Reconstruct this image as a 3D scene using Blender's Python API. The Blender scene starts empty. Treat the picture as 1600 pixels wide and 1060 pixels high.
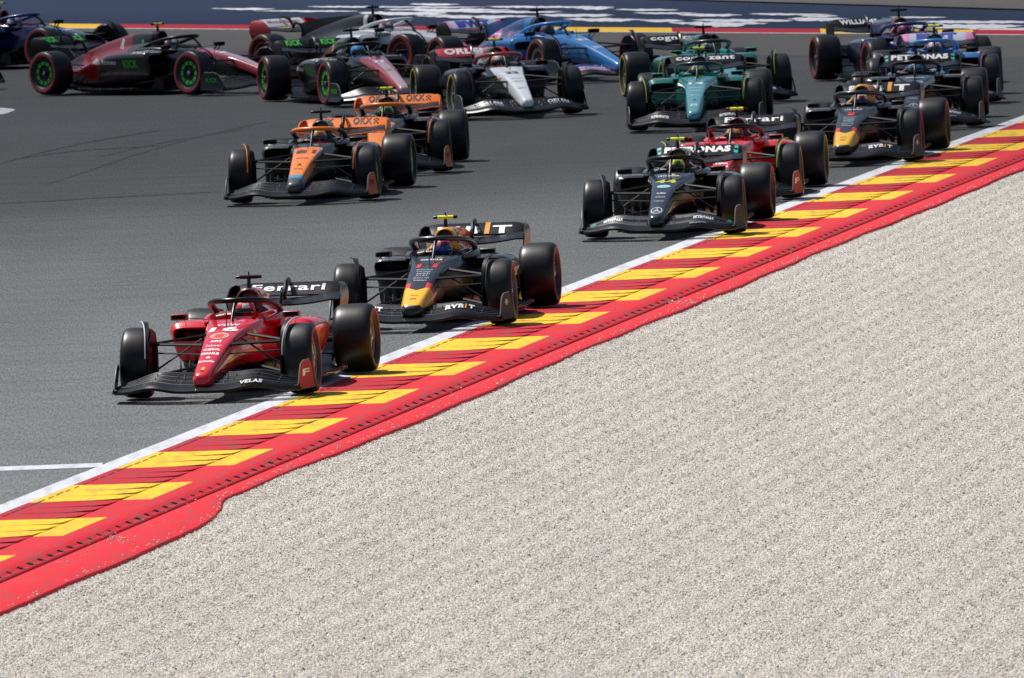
import bpy, bmesh, math, random
from mathutils import Vector, Matrix
from mathutils.bvhtree import BVHTree
R = math.radians
rnd = random.Random(7)
scn = bpy.context.scene
COL = scn.collection

# ------------------------------------------------------------------ camera, sky, sun, exposure
F_PX = 23000.0; CAM_H = 8.33
ROLL = R(2.2); PITCH = math.atan(1206 / F_PX)
fw_ = Vector((0, math.cos(PITCH), -math.sin(PITCH))); up0 = Vector((0, math.sin(PITCH), math.cos(PITCH)))
RT = Vector((1, 0, 0)) * math.cos(ROLL) - up0 * math.sin(ROLL)
UP = Vector((1, 0, 0)) * math.sin(ROLL) + up0 * math.cos(ROLL)
CAM = Vector((0, 0, CAM_H))
def at(px, py, z=0.0):
    """photo pixel (1600x1060) -> point on the level z"""
    d = fw_ + RT * ((px - 800) / F_PX) + UP * ((530 - py) / F_PX)
    return CAM + d * ((z - CAM_H) / d.z)
cd = bpy.data.cameras.new('camera'); cam = bpy.data.objects.new('camera', cd); COL.objects.link(cam)
cam.matrix_world = Matrix(((RT.x, UP.x, -fw_.x, 0), (RT.y, UP.y, -fw_.y, 0), (RT.z, UP.z, -fw_.z, CAM_H), (0, 0, 0, 1)))
cd.sensor_width = 36; cd.lens = F_PX / 1600 * 36; cd.clip_start = 1; cd.clip_end = 5000
cd.dof.use_dof = True; cd.dof.focus_distance = 152; cd.dof.aperture_fstop = 14
scn.camera = cam
SUN_EL = R(60); SUN_AZ = R(-52)          # azimuth from +Y towards +X (negative: to the left)
sun_dir = Vector((math.sin(SUN_AZ) * math.cos(SUN_EL), math.cos(SUN_AZ) * math.cos(SUN_EL), math.sin(SUN_EL)))
w = bpy.data.worlds.new('World'); scn.world = w; w.use_nodes = True
nt = w.node_tree; bg = nt.nodes['Background']
sky = nt.nodes.new('ShaderNodeTexSky'); sky.sky_type = 'NISHITA'; sky.sun_disc = False
sky.sun_elevation = SUN_EL; sky.sun_rotation = SUN_AZ; sky.air_density = 1.0; sky.dust_density = 2.0
nt.links.new(sky.outputs[0], bg.inputs[0]); bg.inputs[1].default_value = 0.052
sl = bpy.data.lights.new('sun', 'SUN'); sl.energy = 4.1; sl.angle = R(0.6); sl.color = (1, .965, .92)
so = bpy.data.objects.new('sun', sl); COL.objects.link(so); so.rotation_euler = sun_dir.to_track_quat('Z', 'Y').to_euler()
so.location = (0, 150, 60)
scn.view_settings.view_transform = 'Standard'; scn.view_settings.look = 'None'
scn.view_settings.exposure = 0.48; scn.view_settings.gamma = 1
scn.cycles.max_bounces = 6; scn.cycles.diffuse_bounces = 3; scn.cycles.glossy_bounces = 3

# ------------------------------------------------------------------ materials
def lin(c):
    return tuple((v / 12.92 if v <= .04045 else ((v + .055) / 1.055) ** 2.4) for v in c)
def hx(s):
    return lin(tuple(int(s[i:i + 2], 16) / 255 for i in (0, 2, 4)))
_mc = {}
def mat(name, rgb, rough=.5, metal=0, coat=0, noise=0, nscale=20, spec=.5):
    if name in _mc: return _mc[name]
    m = bpy.data.materials.new(name); m.use_nodes = True; _mc[name] = m
    n = m.node_tree.nodes; l = m.node_tree.links; b = n['Principled BSDF']
    b.inputs['Base Color'].default_value = (*rgb, 1); b.inputs['Roughness'].default_value = rough
    b.inputs['Metallic'].default_value = metal; b.inputs['Coat Weight'].default_value = coat
    b.inputs['Coat Roughness'].default_value = .08; b.inputs['Specular IOR Level'].default_value = spec
    t = n.new('ShaderNodeTexCoord'); z = n.new('ShaderNodeTexNoise'); z.inputs['Scale'].default_value = nscale
    z.inputs['Detail'].default_value = 4
    l.new(t.outputs['Object'], z.inputs['Vector'])
    k = noise if noise else .12
    mr = n.new('ShaderNodeMapRange'); mr.inputs['To Min'].default_value = 1 - k; mr.inputs['To Max'].default_value = 1 + k
    l.new(z.outputs[0], mr.inputs[0])
    mx = n.new('ShaderNodeMix'); mx.data_type = 'RGBA'; mx.blend_type = 'MULTIPLY'; mx.inputs[0].default_value = 1
    mx.inputs[6].default_value = (*rgb, 1); l.new(mr.outputs[0], mx.inputs[7]); l.new(mx.outputs[2], b.inputs['Base Color'])
    return m
def livery(name, base, regions, rough=.28, coat=.6, metal=0):
    """paint whose patches are bounded by planes in the car's own space; a region = (rgb, [(nx, n|y|, nz, d), ...]) where n.p > d"""
    if name in _mc: return _mc[name]
    m = bpy.data.materials.new(name); m.use_nodes = True; _mc[name] = m
    n = m.node_tree.nodes; l = m.node_tree.links; b = n['Principled BSDF']
    b.inputs['Roughness'].default_value = rough; b.inputs['Coat Weight'].default_value = coat
    b.inputs['Coat Roughness'].default_value = .1; b.inputs['Metallic'].default_value = metal
    t = n.new('ShaderNodeTexCoord'); s = n.new('ShaderNodeSeparateXYZ'); l.new(t.outputs['Object'], s.inputs[0])
    ab = n.new('ShaderNodeMath'); ab.operation = 'ABSOLUTE'; l.new(s.outputs[1], ab.inputs[0])
    c = n.new('ShaderNodeCombineXYZ'); l.new(s.outputs[0], c.inputs[0]); l.new(ab.outputs[0], c.inputs[1]); l.new(s.outputs[2], c.inputs[2])
    rg = n.new('ShaderNodeRGB'); rg.outputs[0].default_value = (*base, 1); cur = rg.outputs[0]
    for rgb, planes in regions:
        fac = None
        for (a_, b_, c_, d_) in planes:
            v = n.new('ShaderNodeVectorMath'); v.operation = 'DOT_PRODUCT'; l.new(c.outputs[0], v.inputs[0]); v.inputs[1].default_value = (a_, b_, c_)
            g = n.new('ShaderNodeMath'); g.operation = 'GREATER_THAN'; l.new(v.outputs['Value'], g.inputs[0]); g.inputs[1].default_value = d_
            if fac is None: fac = g.outputs[0]
            else:
                q = n.new('ShaderNodeMath'); q.operation = 'MULTIPLY'; l.new(fac, q.inputs[0]); l.new(g.outputs[0], q.inputs[1]); fac = q.outputs[0]
        mx = n.new('ShaderNodeMix'); mx.data_type = 'RGBA'; l.new(fac, mx.inputs[0]); l.new(cur, mx.inputs[6]); mx.inputs[7].default_value = (*rgb, 1)
        cur = mx.outputs[2]
    z = n.new('ShaderNodeTexNoise'); z.inputs['Scale'].default_value = 6; z.inputs['Detail'].default_value = 5; l.new(t.outputs['Object'], z.inputs['Vector'])
    mr = n.new('ShaderNodeMapRange'); mr.inputs['To Min'].default_value = .82; mr.inputs['To Max'].default_value = 1.15; l.new(z.outputs[0], mr.inputs[0])
    mx = n.new('ShaderNodeMix'); mx.data_type = 'RGBA'; mx.blend_type = 'MULTIPLY'; mx.inputs[0].default_value = 1
    l.new(cur, mx.inputs[6]); l.new(mr.outputs[0], mx.inputs[7]); l.new(mx.outputs[2], b.inputs['Base Color'])
    return m
CARBON = mat('carbon', (.004, .0045, .0055), .30, 0, .0, .3, 30, .30)
CARBON_D = mat('carbon_dark', (.003, .003, .0035), .7, spec=.2)
BARE = mat('satin_metal', (.35, .36, .38), .3, .9)
RUBBER_SIDE = mat('tyre_sidewall', (.008, .008, .009), .55, 0, 0, .25, 12)
def tyre_mat():
    m = mat('tyre_tread', (.007, .0075, .009), .40, 0, 0, .35, 7, .38)
    return m
TREAD = tyre_mat()
WHITE = mat('white_lettering', (.78, .78, .80), .45)
BLACKL = mat('black_lettering', (.012, .012, .014), .45)
YEL_FLUO = mat('fluorescent_yellow', (.72, .85, .03), .5)
def col_mat(name, rgb, rough=.4, coat=.2): return mat(name, rgb, rough, 0, coat)

# ------------------------------------------------------------------ mesh builder
class MB:
    def __init__(s): s.v = []; s.f = []; s.m = []; s.ms = []
    def mi(s, m):
        if m not in s.ms: s.ms.append(m)
        return s.ms.index(m)
    def add(s, vs, fs, m):
        o = len(s.v); s.v += [tuple(p) for p in vs]; k = s.mi(m)
        for f in fs: s.f.append(tuple(i + o for i in f)); s.m.append(k)
    def loft(s, rings, m, closed=True, cap=True, mf=None, cap0=None):
        n = len(rings[0]); vs = [p for r in rings for p in r]; fs = []; o = len(s.v)
        s.v += [tuple(p) for p in vs]; k = s.mi(m)
        for i in range(len(rings) - 1):
            for j in range(n if closed else n - 1):
                a = i * n + j; b = i * n + (j + 1) % n
                s.f.append((o + a, o + b, o + b + n, o + a + n)); s.m.append(k if mf is None else s.mi(mf(i, j)))
        if closed and cap:
            s.f.append(tuple(o + j for j in reversed(range(n)))); s.m.append(k)
            s.f.append(tuple(o + (len(rings) - 1) * n + j for j in range(n))); s.m.append(k)
    def tube(s, pts, r, m, n=8, flat=1.0):
        pts = [Vector(p) for p in pts]; rings = []
        if not isinstance(r, (list, tuple)): r = [r] * len(pts)
        nrm = None
        for i, p in enumerate(pts):
            t = (pts[min(i + 1, len(pts) - 1)] - pts[max(i - 1, 0)]).normalized()
            if nrm is None:
                nrm = t.cross(Vector((0, 0, 1)))
                if nrm.length < .1: nrm = t.cross(Vector((1, 0, 0)))
                nrm.normalize()
            else: nrm = (nrm - t * nrm.dot(t)).normalized()
            b = t.cross(nrm)
            rings.append([p + nrm * (math.cos(a) * r[i]) + b * (math.sin(a) * r[i] * flat) for a in [2 * math.pi * j / n for j in range(n)]])
        s.loft(rings, m)
    def box(s, c, d, m, rot=None, bev=0.0):
        cx, cy, cz = c; hx_, hy, hz = d[0] / 2, d[1] / 2, d[2] / 2
        if bev:
            rings = []
            def rr(ix, iy): 
                q = []
                for (sx, sy) in ((1, 1), (-1, 1), (-1, -1), (1, -1)):
                    a0 = {(1, 1): 0, (-1, 1): 90, (-1, -1): 180, (1, -1): 270}[(sx, sy)]
                    for a in (0, 45, 90):
                        q.append((sx * (ix - bev) + bev * math.cos(R(a0 + a)), sy * (iy - bev) + bev * math.sin(R(a0 + a))))
                return q
            o = rr(hx_, hy); i_ = rr(hx_ - bev * .7, hy - bev * .7)
            for z, q in ((-hz, i_), (-hz + bev * .7, o), (hz - bev * .7, o), (hz, i_)):
                rings.append([Vector((x, y, z)) for x, y in q])
            if rot: rings = [[rot @ p for p in r_] for r_ in rings]
            rings = [[p + Vector(c) for p in r_] for r_ in rings]
            s.loft(rings, m); return
        vs = [Vector((sx * hx_, sy * hy, sz * hz)) for sz in (-1, 1) for sx, sy in ((-1, -1), (1, -1), (1, 1), (-1, 1))]
        if rot: vs = [rot @ p for p in vs]
        s.add([p + Vector(c) for p in vs], [(3, 2, 1, 0), (4, 5, 6, 7), (0, 1, 5, 4), (1, 2, 6, 5), (2, 3, 7, 6), (3, 0, 4, 7)], m)
    def blade(s, p, q, chord, th, m):
        p = Vector(p); q = Vector(q); prof = [(-.5, 0), (-.2, .5), (.25, .5), (.5, 0), (.25, -.5), (-.2, -.5)]
        s.loft([[e + Vector((a * chord, 0, b * th)) for a, b in prof] for e in (p, q)], m)
    def plate(s, outline, yf, th, m):
        """outline in (x, z); y from function; thickness th"""
        a = [Vector((x, yf(x, z) - th / 2, z)) for x, z in outline]; b = [Vector((x, yf(x, z) + th / 2, z)) for x, z in outline]
        s.loft([a, b], m)
    def revolve(s, prof, m, n=48, y0=0, mf=None, axis='y'):
        """prof: (r, y)"""
        rings = []
        for r, y in prof: rings.append([Vector((r * math.cos(a), y0 + y, r * math.sin(a))) for a in [2 * math.pi * j / n for j in range(n)]])
        s.loft(rings, m, cap=False, mf=mf)
    def mesh(s, name, smooth=40):
        me = bpy.data.meshes.new(name); me.from_pydata(s.v, [], s.f)
        for m in s.ms: me.materials.append(m)
        me.polygons.foreach_set('material_index', s.m); 
        me.update()
        bm = bmesh.new(); bm.from_mesh(me); bmesh.ops.recalc_face_normals(bm, faces=bm.faces); bm.to_mesh(me); bm.free()
        if smooth:
            me.polygons.foreach_set('use_smooth', [True] * len(me.polygons)); me.set_sharp_from_angle(angle=R(smooth))
        return me
    def build(s, name, parent=None, smooth=40, loc=(0, 0, 0)):
        o = bpy.data.objects.new(name, s.mesh(name, smooth)); COL.objects.link(o); o.parent = parent; o.location = loc
        return o
def empty(name, loc, rz=0, label=None, cat=None, group=None):
    o = bpy.data.objects.new(name, None); COL.objects.link(o); o.location = loc; o.rotation_euler = (0, 0, rz); o.empty_display_size = .3
    if label: o['label'] = label
    if cat: o['category'] = cat
    if group: o['group'] = group
    return o
def structure(o, label=None):
    o['kind'] = 'structure'
    return o
def cr(keys, t):
    """Catmull-Rom through keys (list of equal-length tuples), t in 0..len-1"""
    i = min(int(t), len(keys) - 2); f = t - i
    p1 = keys[i]; p2 = keys[i + 1]; p0 = keys[max(i - 1, 0)]; p3 = keys[min(i + 2, len(keys) - 1)]
    return tuple(.5 * (2 * b + (c - a) * f + (2 * a - 5 * b + 4 * c - d) * f * f + (3 * b - a - 3 * c + d) * f ** 3) for a, b, c, d in zip(p0, p1, p2, p3))
def crs(keys, n): return [cr(keys, (len(keys) - 1) * i / (n - 1)) for i in range(n)]

# ------------------------------------------------------------------ lettering
_tc = {}
def text_geo(txt, bold=.02, shear=0, cuts=1):
    key = (txt, bold, shear, cuts)
    if key in _tc: return _tc[key]
    cu = bpy.data.curves.new('t', 'FONT'); cu.body = txt; cu.size = 1; cu.offset = bold; cu.shear = shear
    cu.resolution_u = 3; cu.align_x = 'CENTER'; cu.space_character = 1.06 + bold
    ob = bpy.data.objects.new('t', cu); COL.objects.link(ob)
    dg = bpy.context.evaluated_depsgraph_get(); dg.update(); me = bpy.data.meshes.new_from_object(ob.evaluated_get(dg))
    bm = bmesh.new(); bm.from_mesh(me); bmesh.ops.triangulate(bm, faces=bm.faces)
    if cuts: bmesh.ops.subdivide_edges(bm, edges=bm.edges, cuts=cuts, use_grid_fill=True); bmesh.ops.triangulate(bm, faces=bm.faces)
    bm.verts.ensure_lookup_table()
    xs = [v.co.x for v in bm.verts]; ys = [v.co.y for v in bm.verts]
    x0, x1, y0, y1 = min(xs), max(xs), min(ys), max(ys)
    vs = [((v.co.x - (x0 + x1) / 2) / (x1 - x0), (v.co.y - (y0 + y1) / 2) / (y1 - y0)) for v in bm.verts]   # unit box centred
    fs = [tuple(v.index for v in f.verts) for f in bm.faces]; bm.free()
    COL.objects.unlink(ob); bpy.data.objects.remove(ob); bpy.data.curves.remove(cu); bpy.data.meshes.remove(me)
    _tc[key] = (vs, fs); return _tc[key]
def shape_geo(pts):
    return ([(x, y) for x, y in pts], [tuple(range(len(pts)))])
def disc_geo(n=20): 
    vs = [(0, 0)] + [(.5 * math.cos(2 * math.pi * i / n), .5 * math.sin(2 * math.pi * i / n)) for i in range(n)]
    return (vs, [(0, 1 + i, 1 + (i + 1) % n) for i in range(n)])
def rect_geo(n=6):
    vs = [(-.5 + i / n, y) for y in (-.5, .5) for i in range(n + 1)]
    return (vs, [(i, i + 1, n + 2 + i, n + 1 + i) for i in range(n)])
def grid_geo(nx, ny):
    vs = [(-.5 + i / nx, -.5 + j / ny) for j in range(ny + 1) for i in range(nx + 1)]
    return vs, [(j * (nx + 1) + i, j * (nx + 1) + i + 1, (j + 1) * (nx + 1) + i + 1, (j + 1) * (nx + 1) + i) for j in range(ny) for i in range(nx)]
def star_geo():
    vs = [(0, 0)]; fs = []
    for k in range(3):
        a = R(90 + 120 * k)
        vs += [(.5 * math.cos(a), .5 * math.sin(a)), (.1 * math.cos(a + R(60)), .1 * math.sin(a + R(60))), (.1 * math.cos(a - R(60)), .1 * math.sin(a - R(60)))]
        b = 1 + 3 * k; fs.append((0, b + 2, b, b + 1))
    return vs, fs
def ring_geo(n=24, t=.12):
    vs = [(r * math.cos(2 * math.pi * i / n), r * math.sin(2 * math.pi * i / n)) for r in (.5, .5 - t) for i in range(n)]
    return vs, [(i, (i + 1) % n, n + (i + 1) % n, n + i) for i in range(n)]
def decal(mb, geo, fn, m):
    vs, fs = geo; out = []; ok = True
    for u, v in vs:
        p = fn(u, v)
        if p is None: return
        out.append(p)
    mb.add(out, fs, m)

# ------------------------------------------------------------------ the ground
def KX(Y, off): return off + .1475 * (Y - 160) + 7e-5 * (Y - 160) ** 2
KD = Vector((.1475, 1, 0)).normalized()
W0, W1, TO, HO, DO, SO = -.84, -.605, .265, .535, .985, 1.235
def asphalt(name, base, var, blotch=.0, toned=None):
    m = bpy.data.materials.new(name); m.use_nodes = True; n = m.node_tree.nodes; l = m.node_tree.links; b = n['Principled BSDF']
    g = n.new('ShaderNodeNewGeometry')
    def noise(scale, vec=(1, 1, 1), det=3, rough=.6, rot=0):
        mp = n.new('ShaderNodeMapping'); mp.inputs['Scale'].default_value = vec; mp.inputs['Rotation'].default_value = (0, 0, rot); l.new(g.outputs['Position'], mp.inputs[0])
        z = n.new('ShaderNodeTexNoise'); z.inputs['Scale'].default_value = scale; z.inputs['Detail'].default_value = det; z.inputs['Roughness'].default_value = rough
        l.new(mp.outputs[0], z.inputs['Vector']); return z.outputs[0]
    def rng(s, a, b_, c, d):
        r_ = n.new('ShaderNodeMapRange'); r_.inputs[1].default_value = a; r_.inputs[2].default_value = b_; r_.inputs[3].default_value = c; r_.inputs[4].default_value = d
        l.new(s, r_.inputs[0]); return r_.outputs[0]
    def mul(a, b_):
        q = n.new('ShaderNodeMath'); q.operation = 'MULTIPLY'; l.new(a, q.inputs[0]); l.new(b_, q.inputs[1]); return q.outputs[0]
    grain = rng(noise(1, (46, 2.6, 46), 2, .8), .3, .7, 1 - var, 1 + var)
    patch = rng(noise(1, (.35, .05, 1), 4), .3, .7, 1 - .10, 1 + .10)
    fac = mul(grain, patch)
    # rubbered racing line: dark bands sweeping along the corner
    st = rng(noise(1, (.10, .9, 1), 5, .65, R(-22)), .40, .75, 1, 1 - blotch * 1.1)
    fac = mul(fac, st)
    st2 = rng(noise(1, (.16, 2.6, 1), 3, .6, R(-48)), .58, .64, 1, 1 - blotch)
    fac = mul(fac, st2)
    if toned:   # base colour darkens gradually with distance and towards the left
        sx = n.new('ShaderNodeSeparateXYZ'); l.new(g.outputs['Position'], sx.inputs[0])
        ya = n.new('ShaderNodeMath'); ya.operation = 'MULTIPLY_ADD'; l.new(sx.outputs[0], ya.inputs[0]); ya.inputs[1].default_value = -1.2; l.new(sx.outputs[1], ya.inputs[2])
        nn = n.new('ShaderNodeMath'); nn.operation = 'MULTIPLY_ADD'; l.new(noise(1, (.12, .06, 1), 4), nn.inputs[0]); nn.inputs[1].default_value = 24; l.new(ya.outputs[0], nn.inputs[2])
        fac = mul(fac, rng(nn.outputs[0], toned[0], toned[1], 1, toned[2]))
    mx = n.new('ShaderNodeMix'); mx.data_type = 'RGBA'; mx.blend_type = 'MULTIPLY'; mx.inputs[0].default_value = 1
    mx.inputs[6].default_value = (*base, 1); l.new(fac, mx.inputs[7]); l.new(mx.outputs[2], b.inputs['Base Color'])
    b.inputs['Roughness'].default_value = .85; b.inputs['Specular IOR Level'].default_value = .12
    return m
def sheet(name, pts, z, m, depth=0):
    mb = MB(); vs = [(x, y, z) for x, y in pts]; mb.add(vs, [tuple(range(len(vs)))], m)
    o = mb.build(name, smooth=0); return structure(o)
def kmat(name, rgb, dirt=.5):
    m = mat(name, rgb, .7, 0, 0, .08, 2, .10)
    n = m.node_tree.nodes; l = m.node_tree.links; b = n['Principled BSDF']; src = b.inputs['Base Color'].links[0].from_socket
    g = n.new('ShaderNodeNewGeometry'); mp = n.new('ShaderNodeMapping'); mp.inputs['Scale'].default_value = (7, .9, 1); mp.inputs['Rotation'].default_value = (0, 0, R(8.4))
    l.new(g.outputs['Position'], mp.inputs[0]); z = n.new('ShaderNodeTexNoise'); z.inputs['Scale'].default_value = 1; z.inputs['Detail'].default_value = 7; z.inputs['Roughness'].default_value = .7; l.new(mp.outputs[0], z.inputs['Vector'])
    r_ = n.new('ShaderNodeMapRange'); r_.inputs[1].default_value = .47; r_.inputs[2].default_value = .70; r_.inputs[3].default_value = 0; r_.inputs[4].default_value = dirt; l.new(z.outputs[0], r_.inputs[0])
    mx = n.new('ShaderNodeMix'); mx.data_type = 'RGBA'; l.new(r_.outputs[0], mx.inputs[0]); l.new(src, mx.inputs[6]); mx.inputs[7].default_value = (.10, .085, .08, 1)
    l.new(mx.outputs[2], b.inputs['Base Color']); return m
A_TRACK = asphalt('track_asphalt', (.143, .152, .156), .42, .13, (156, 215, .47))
A_RUN = asphalt('runoff_asphalt', (.088, .085, .082), .14, .05)
M_BASE = mat('base_earth', (.30, .28, .25), .9, noise=.3, nscale=.5)
sheet('ground', [(-1500, -300), (1500, -300), (1500, 2600), (-1500, 2600)], -.12, M_BASE)
# tarmac of the track: everything left of the white line, out to the run-off
yy = [0 + 5 * i for i in range(0, 49)]
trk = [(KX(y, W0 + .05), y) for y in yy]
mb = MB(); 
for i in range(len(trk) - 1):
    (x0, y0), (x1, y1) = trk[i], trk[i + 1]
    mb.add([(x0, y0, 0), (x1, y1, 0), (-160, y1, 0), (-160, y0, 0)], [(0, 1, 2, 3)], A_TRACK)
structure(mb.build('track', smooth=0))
# the far track section joins it, running across the picture
P1 = at(-200, 78); P2 = at(1800, 70)
def line_y(a, b, x): return a.y + (b.y - a.y) * (x - a.x) / (b.x - a.x)
FK0 = at(100, 44); FK1 = at(1595, 54.5)
def fk(x, off=0): return line_y(FK0, FK1, x) + off
mb = MB()
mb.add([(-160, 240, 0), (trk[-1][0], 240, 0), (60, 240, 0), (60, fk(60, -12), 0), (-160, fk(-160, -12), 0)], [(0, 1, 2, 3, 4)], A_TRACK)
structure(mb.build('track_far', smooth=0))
mb = MB()
mb.add([(-160, fk(-160, -12), .002), (60, fk(60, -12), .002), (60, fk(60), .002), (-160, fk(-160), .002)], [(0, 1, 2, 3)], A_RUN)
structure(mb.build('runoff', smooth=0))
# painted run-off beyond the far kerb
M_BLUE = asphalt('blue_paint', hx('16253f'), .12, .08)
sheet('painted_runoff', [(-160, fk(-160, 1.3)), (60, fk(60, 1.3)), (60, 600), (-160, 600)], .004, M_BLUE)
A_FAR = asphalt('far_asphalt', (.085, .08, .078), .1, .05)
q0 = at(900, -3); q1 = at(1600, 17)
sheet('far_road', [(q0.x, q0.y), (q1.x, q1.y), (60, line_y(q0, q1, 60)), (60, 500), (q0.x - 50, 500), (q0.x - 60, line_y(q0, q1, q0.x - 60))], .03, A_FAR)
M_KY = mat('kerb_yellow', hx('d8ac2a'), .7, noise=.10, nscale=3, spec=.1)
M_KR = mat('kerb_red', hx('a01f2c'), .7, noise=.12, nscale=3, spec=.1)
M_WP = kmat('white_paint', (.52, .535, .575), .38)
# far kerb: alternating low blocks
xs = -40; k = 0; mby = MB()
edges = []
x = at(-215, 40).x; 
while x < 40:
    L = 2.55
    m_ = M_KY if k % 2 else M_KR
    yb = lambda xx: fk(xx)
    n_ = 4
    for i in range(n_):
        xa = x + L * i / n_; xb = x + L * (i + 1) / n_
        pr = [(0, .0), (.25, .02), (.7, .045), (.98, .05), (1.0, -.02)]
        for (d0, z0), (d1, z1) in zip(pr[:-1], pr[1:]):
            mby.add([(xa, yb(xa) + d0, z0), (xb, yb(xb) + d0, z0), (xb, yb(xb) + d1, z1), (xa, yb(xa) + d1, z1)], [(0, 1, 2, 3)], m_)
    x += L; k += 1
structure(mby.build('far_kerb', smooth=0))
mb = MB(); mb.add([(-160, fk(-160, -.35), .006), (60, fk(60, -.35), .006), (60, fk(60, -.02), .006), (-160, fk(-160, -.02), .006)], [(0, 1, 2, 3)], M_WP)
structure(mb.build('far_edge_line', smooth=0))
# big worn white letters painted on the blue run-off: ragged brush-like strokes
strokes = [(330, 430, 17, 2.5), (395, 560, 20, 2.2), (480, 760, 13, 2.2), (560, 700, 23, 5), (600, 800, 18, 5), (650, 840, 28, 5), (640, 720, 9, 3), (760, 960, 12, 2.5),
           (700, 880, 20, 3), (840, 960, 25, 4), (880, 1010, 32, 5), (895, 960, 14, 4), (960, 1060, 16, 3), (990, 1090, 21, 2.6), (1000, 1070, 33, 4), (1045, 1200, 38, 7),
           (1080, 1240, 32, 4), (1060, 1160, 24, 4), (1170, 1300, 22, 2.5), (1230, 1330, 30, 5), (1250, 1310, 25, 3), (1390, 1480, 26, 2.5), (1400, 1600, 40, 7), (1430, 1620, 33, 4), (1500, 1640, 44, 4), (1340, 1420, 34, 3)]
mb = MB()
for (a, b, y, t) in strokes:
    for rep in range(3):
        aa = a + rnd.uniform(0, .3) * (b - a) * (rep > 0); bb = b - rnd.uniform(0, .3) * (b - a) * (rep > 0); y_ = y + (rep - 1) * t * .28
        n_ = max(6, int((bb - aa) / 7)); top = []; bot = []
        for i in range(n_ + 1):
            f = i / n_; px = aa + (bb - aa) * f; env = (min(1, f * 6) * min(1, (1 - f) * 4)) ** .6
            h = t * .30 * env * rnd.uniform(.4, 1.3) + .1
            sl_ = y_ + (px - 800) * .004 + rnd.uniform(-.35, .35)
            top.append(at(px, sl_ - h)); bot.append(at(px, sl_ + h))
        zz = .010 + .003 * rep
        vs = [(p.x, p.y, zz) for p in top] + [(p.x, p.y, zz) for p in bot]
        mb.add(vs, [(i, i + 1, n_ + 2 + i, n_ + 1 + i) for i in range(n_)], M_WP)
structure(mb.build('runoff_paint_marks', smooth=0))
# rubber laid on the tarmac: long curving tyre marks
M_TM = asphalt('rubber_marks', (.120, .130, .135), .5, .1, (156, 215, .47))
mb = MB()
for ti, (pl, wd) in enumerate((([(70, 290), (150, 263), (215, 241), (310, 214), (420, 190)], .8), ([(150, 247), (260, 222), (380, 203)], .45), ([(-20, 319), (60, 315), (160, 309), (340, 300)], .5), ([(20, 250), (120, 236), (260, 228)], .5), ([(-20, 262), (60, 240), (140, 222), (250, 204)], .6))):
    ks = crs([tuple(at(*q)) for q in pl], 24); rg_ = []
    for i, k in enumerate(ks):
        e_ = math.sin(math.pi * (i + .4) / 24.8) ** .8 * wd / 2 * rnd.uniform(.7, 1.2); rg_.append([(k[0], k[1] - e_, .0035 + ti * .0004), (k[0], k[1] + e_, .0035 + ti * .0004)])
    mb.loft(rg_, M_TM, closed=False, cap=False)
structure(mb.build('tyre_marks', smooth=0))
# white edge line of the track, the short grid line, the white patch at the left
yy = [40 + 2 * i for i in range(0, 96)]
mb = MB()
def wob(y, a=.006): return a * math.sin(y * 3.1) + a * .7 * math.sin(y * 7.7 + 1)
for y0, y1 in zip(yy[:-1], yy[1:]):
    mb.add([(KX(y0, W0) + wob(y0), y0, .005), (KX(y0, W1), y0, .005), (KX(y1, W1), y1, .005), (KX(y1, W0) + wob(y1), y1, .005)], [(0, 1, 2, 3)], M_WP)
structure(mb.build('edge_line', smooth=0))
a0, a1, b0, b1 = at(-300, 741.5), at(160, 724), at(160, 730.5), at(-300, 748)
mb = MB(); mb.add([(p.x, p.y, .004) for p in (a0, a1, b1 if False else b0, b1)], [(0, 1, 2, 3)], M_WP); structure(mb.build('marking_line', smooth=0))
mb = MB(); c_ = at(-14, 175); mb.add([(c_.x + .36 * math.cos(a) * (1 + .08 * math.sin(5 * a)), c_.y + 1.6 * math.sin(a), .004) for a in [2 * math.pi * i / 20 for i in range(20)]], [tuple(range(20))], M_WP); structure(mb.build('paint_patch', smooth=0))

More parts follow.
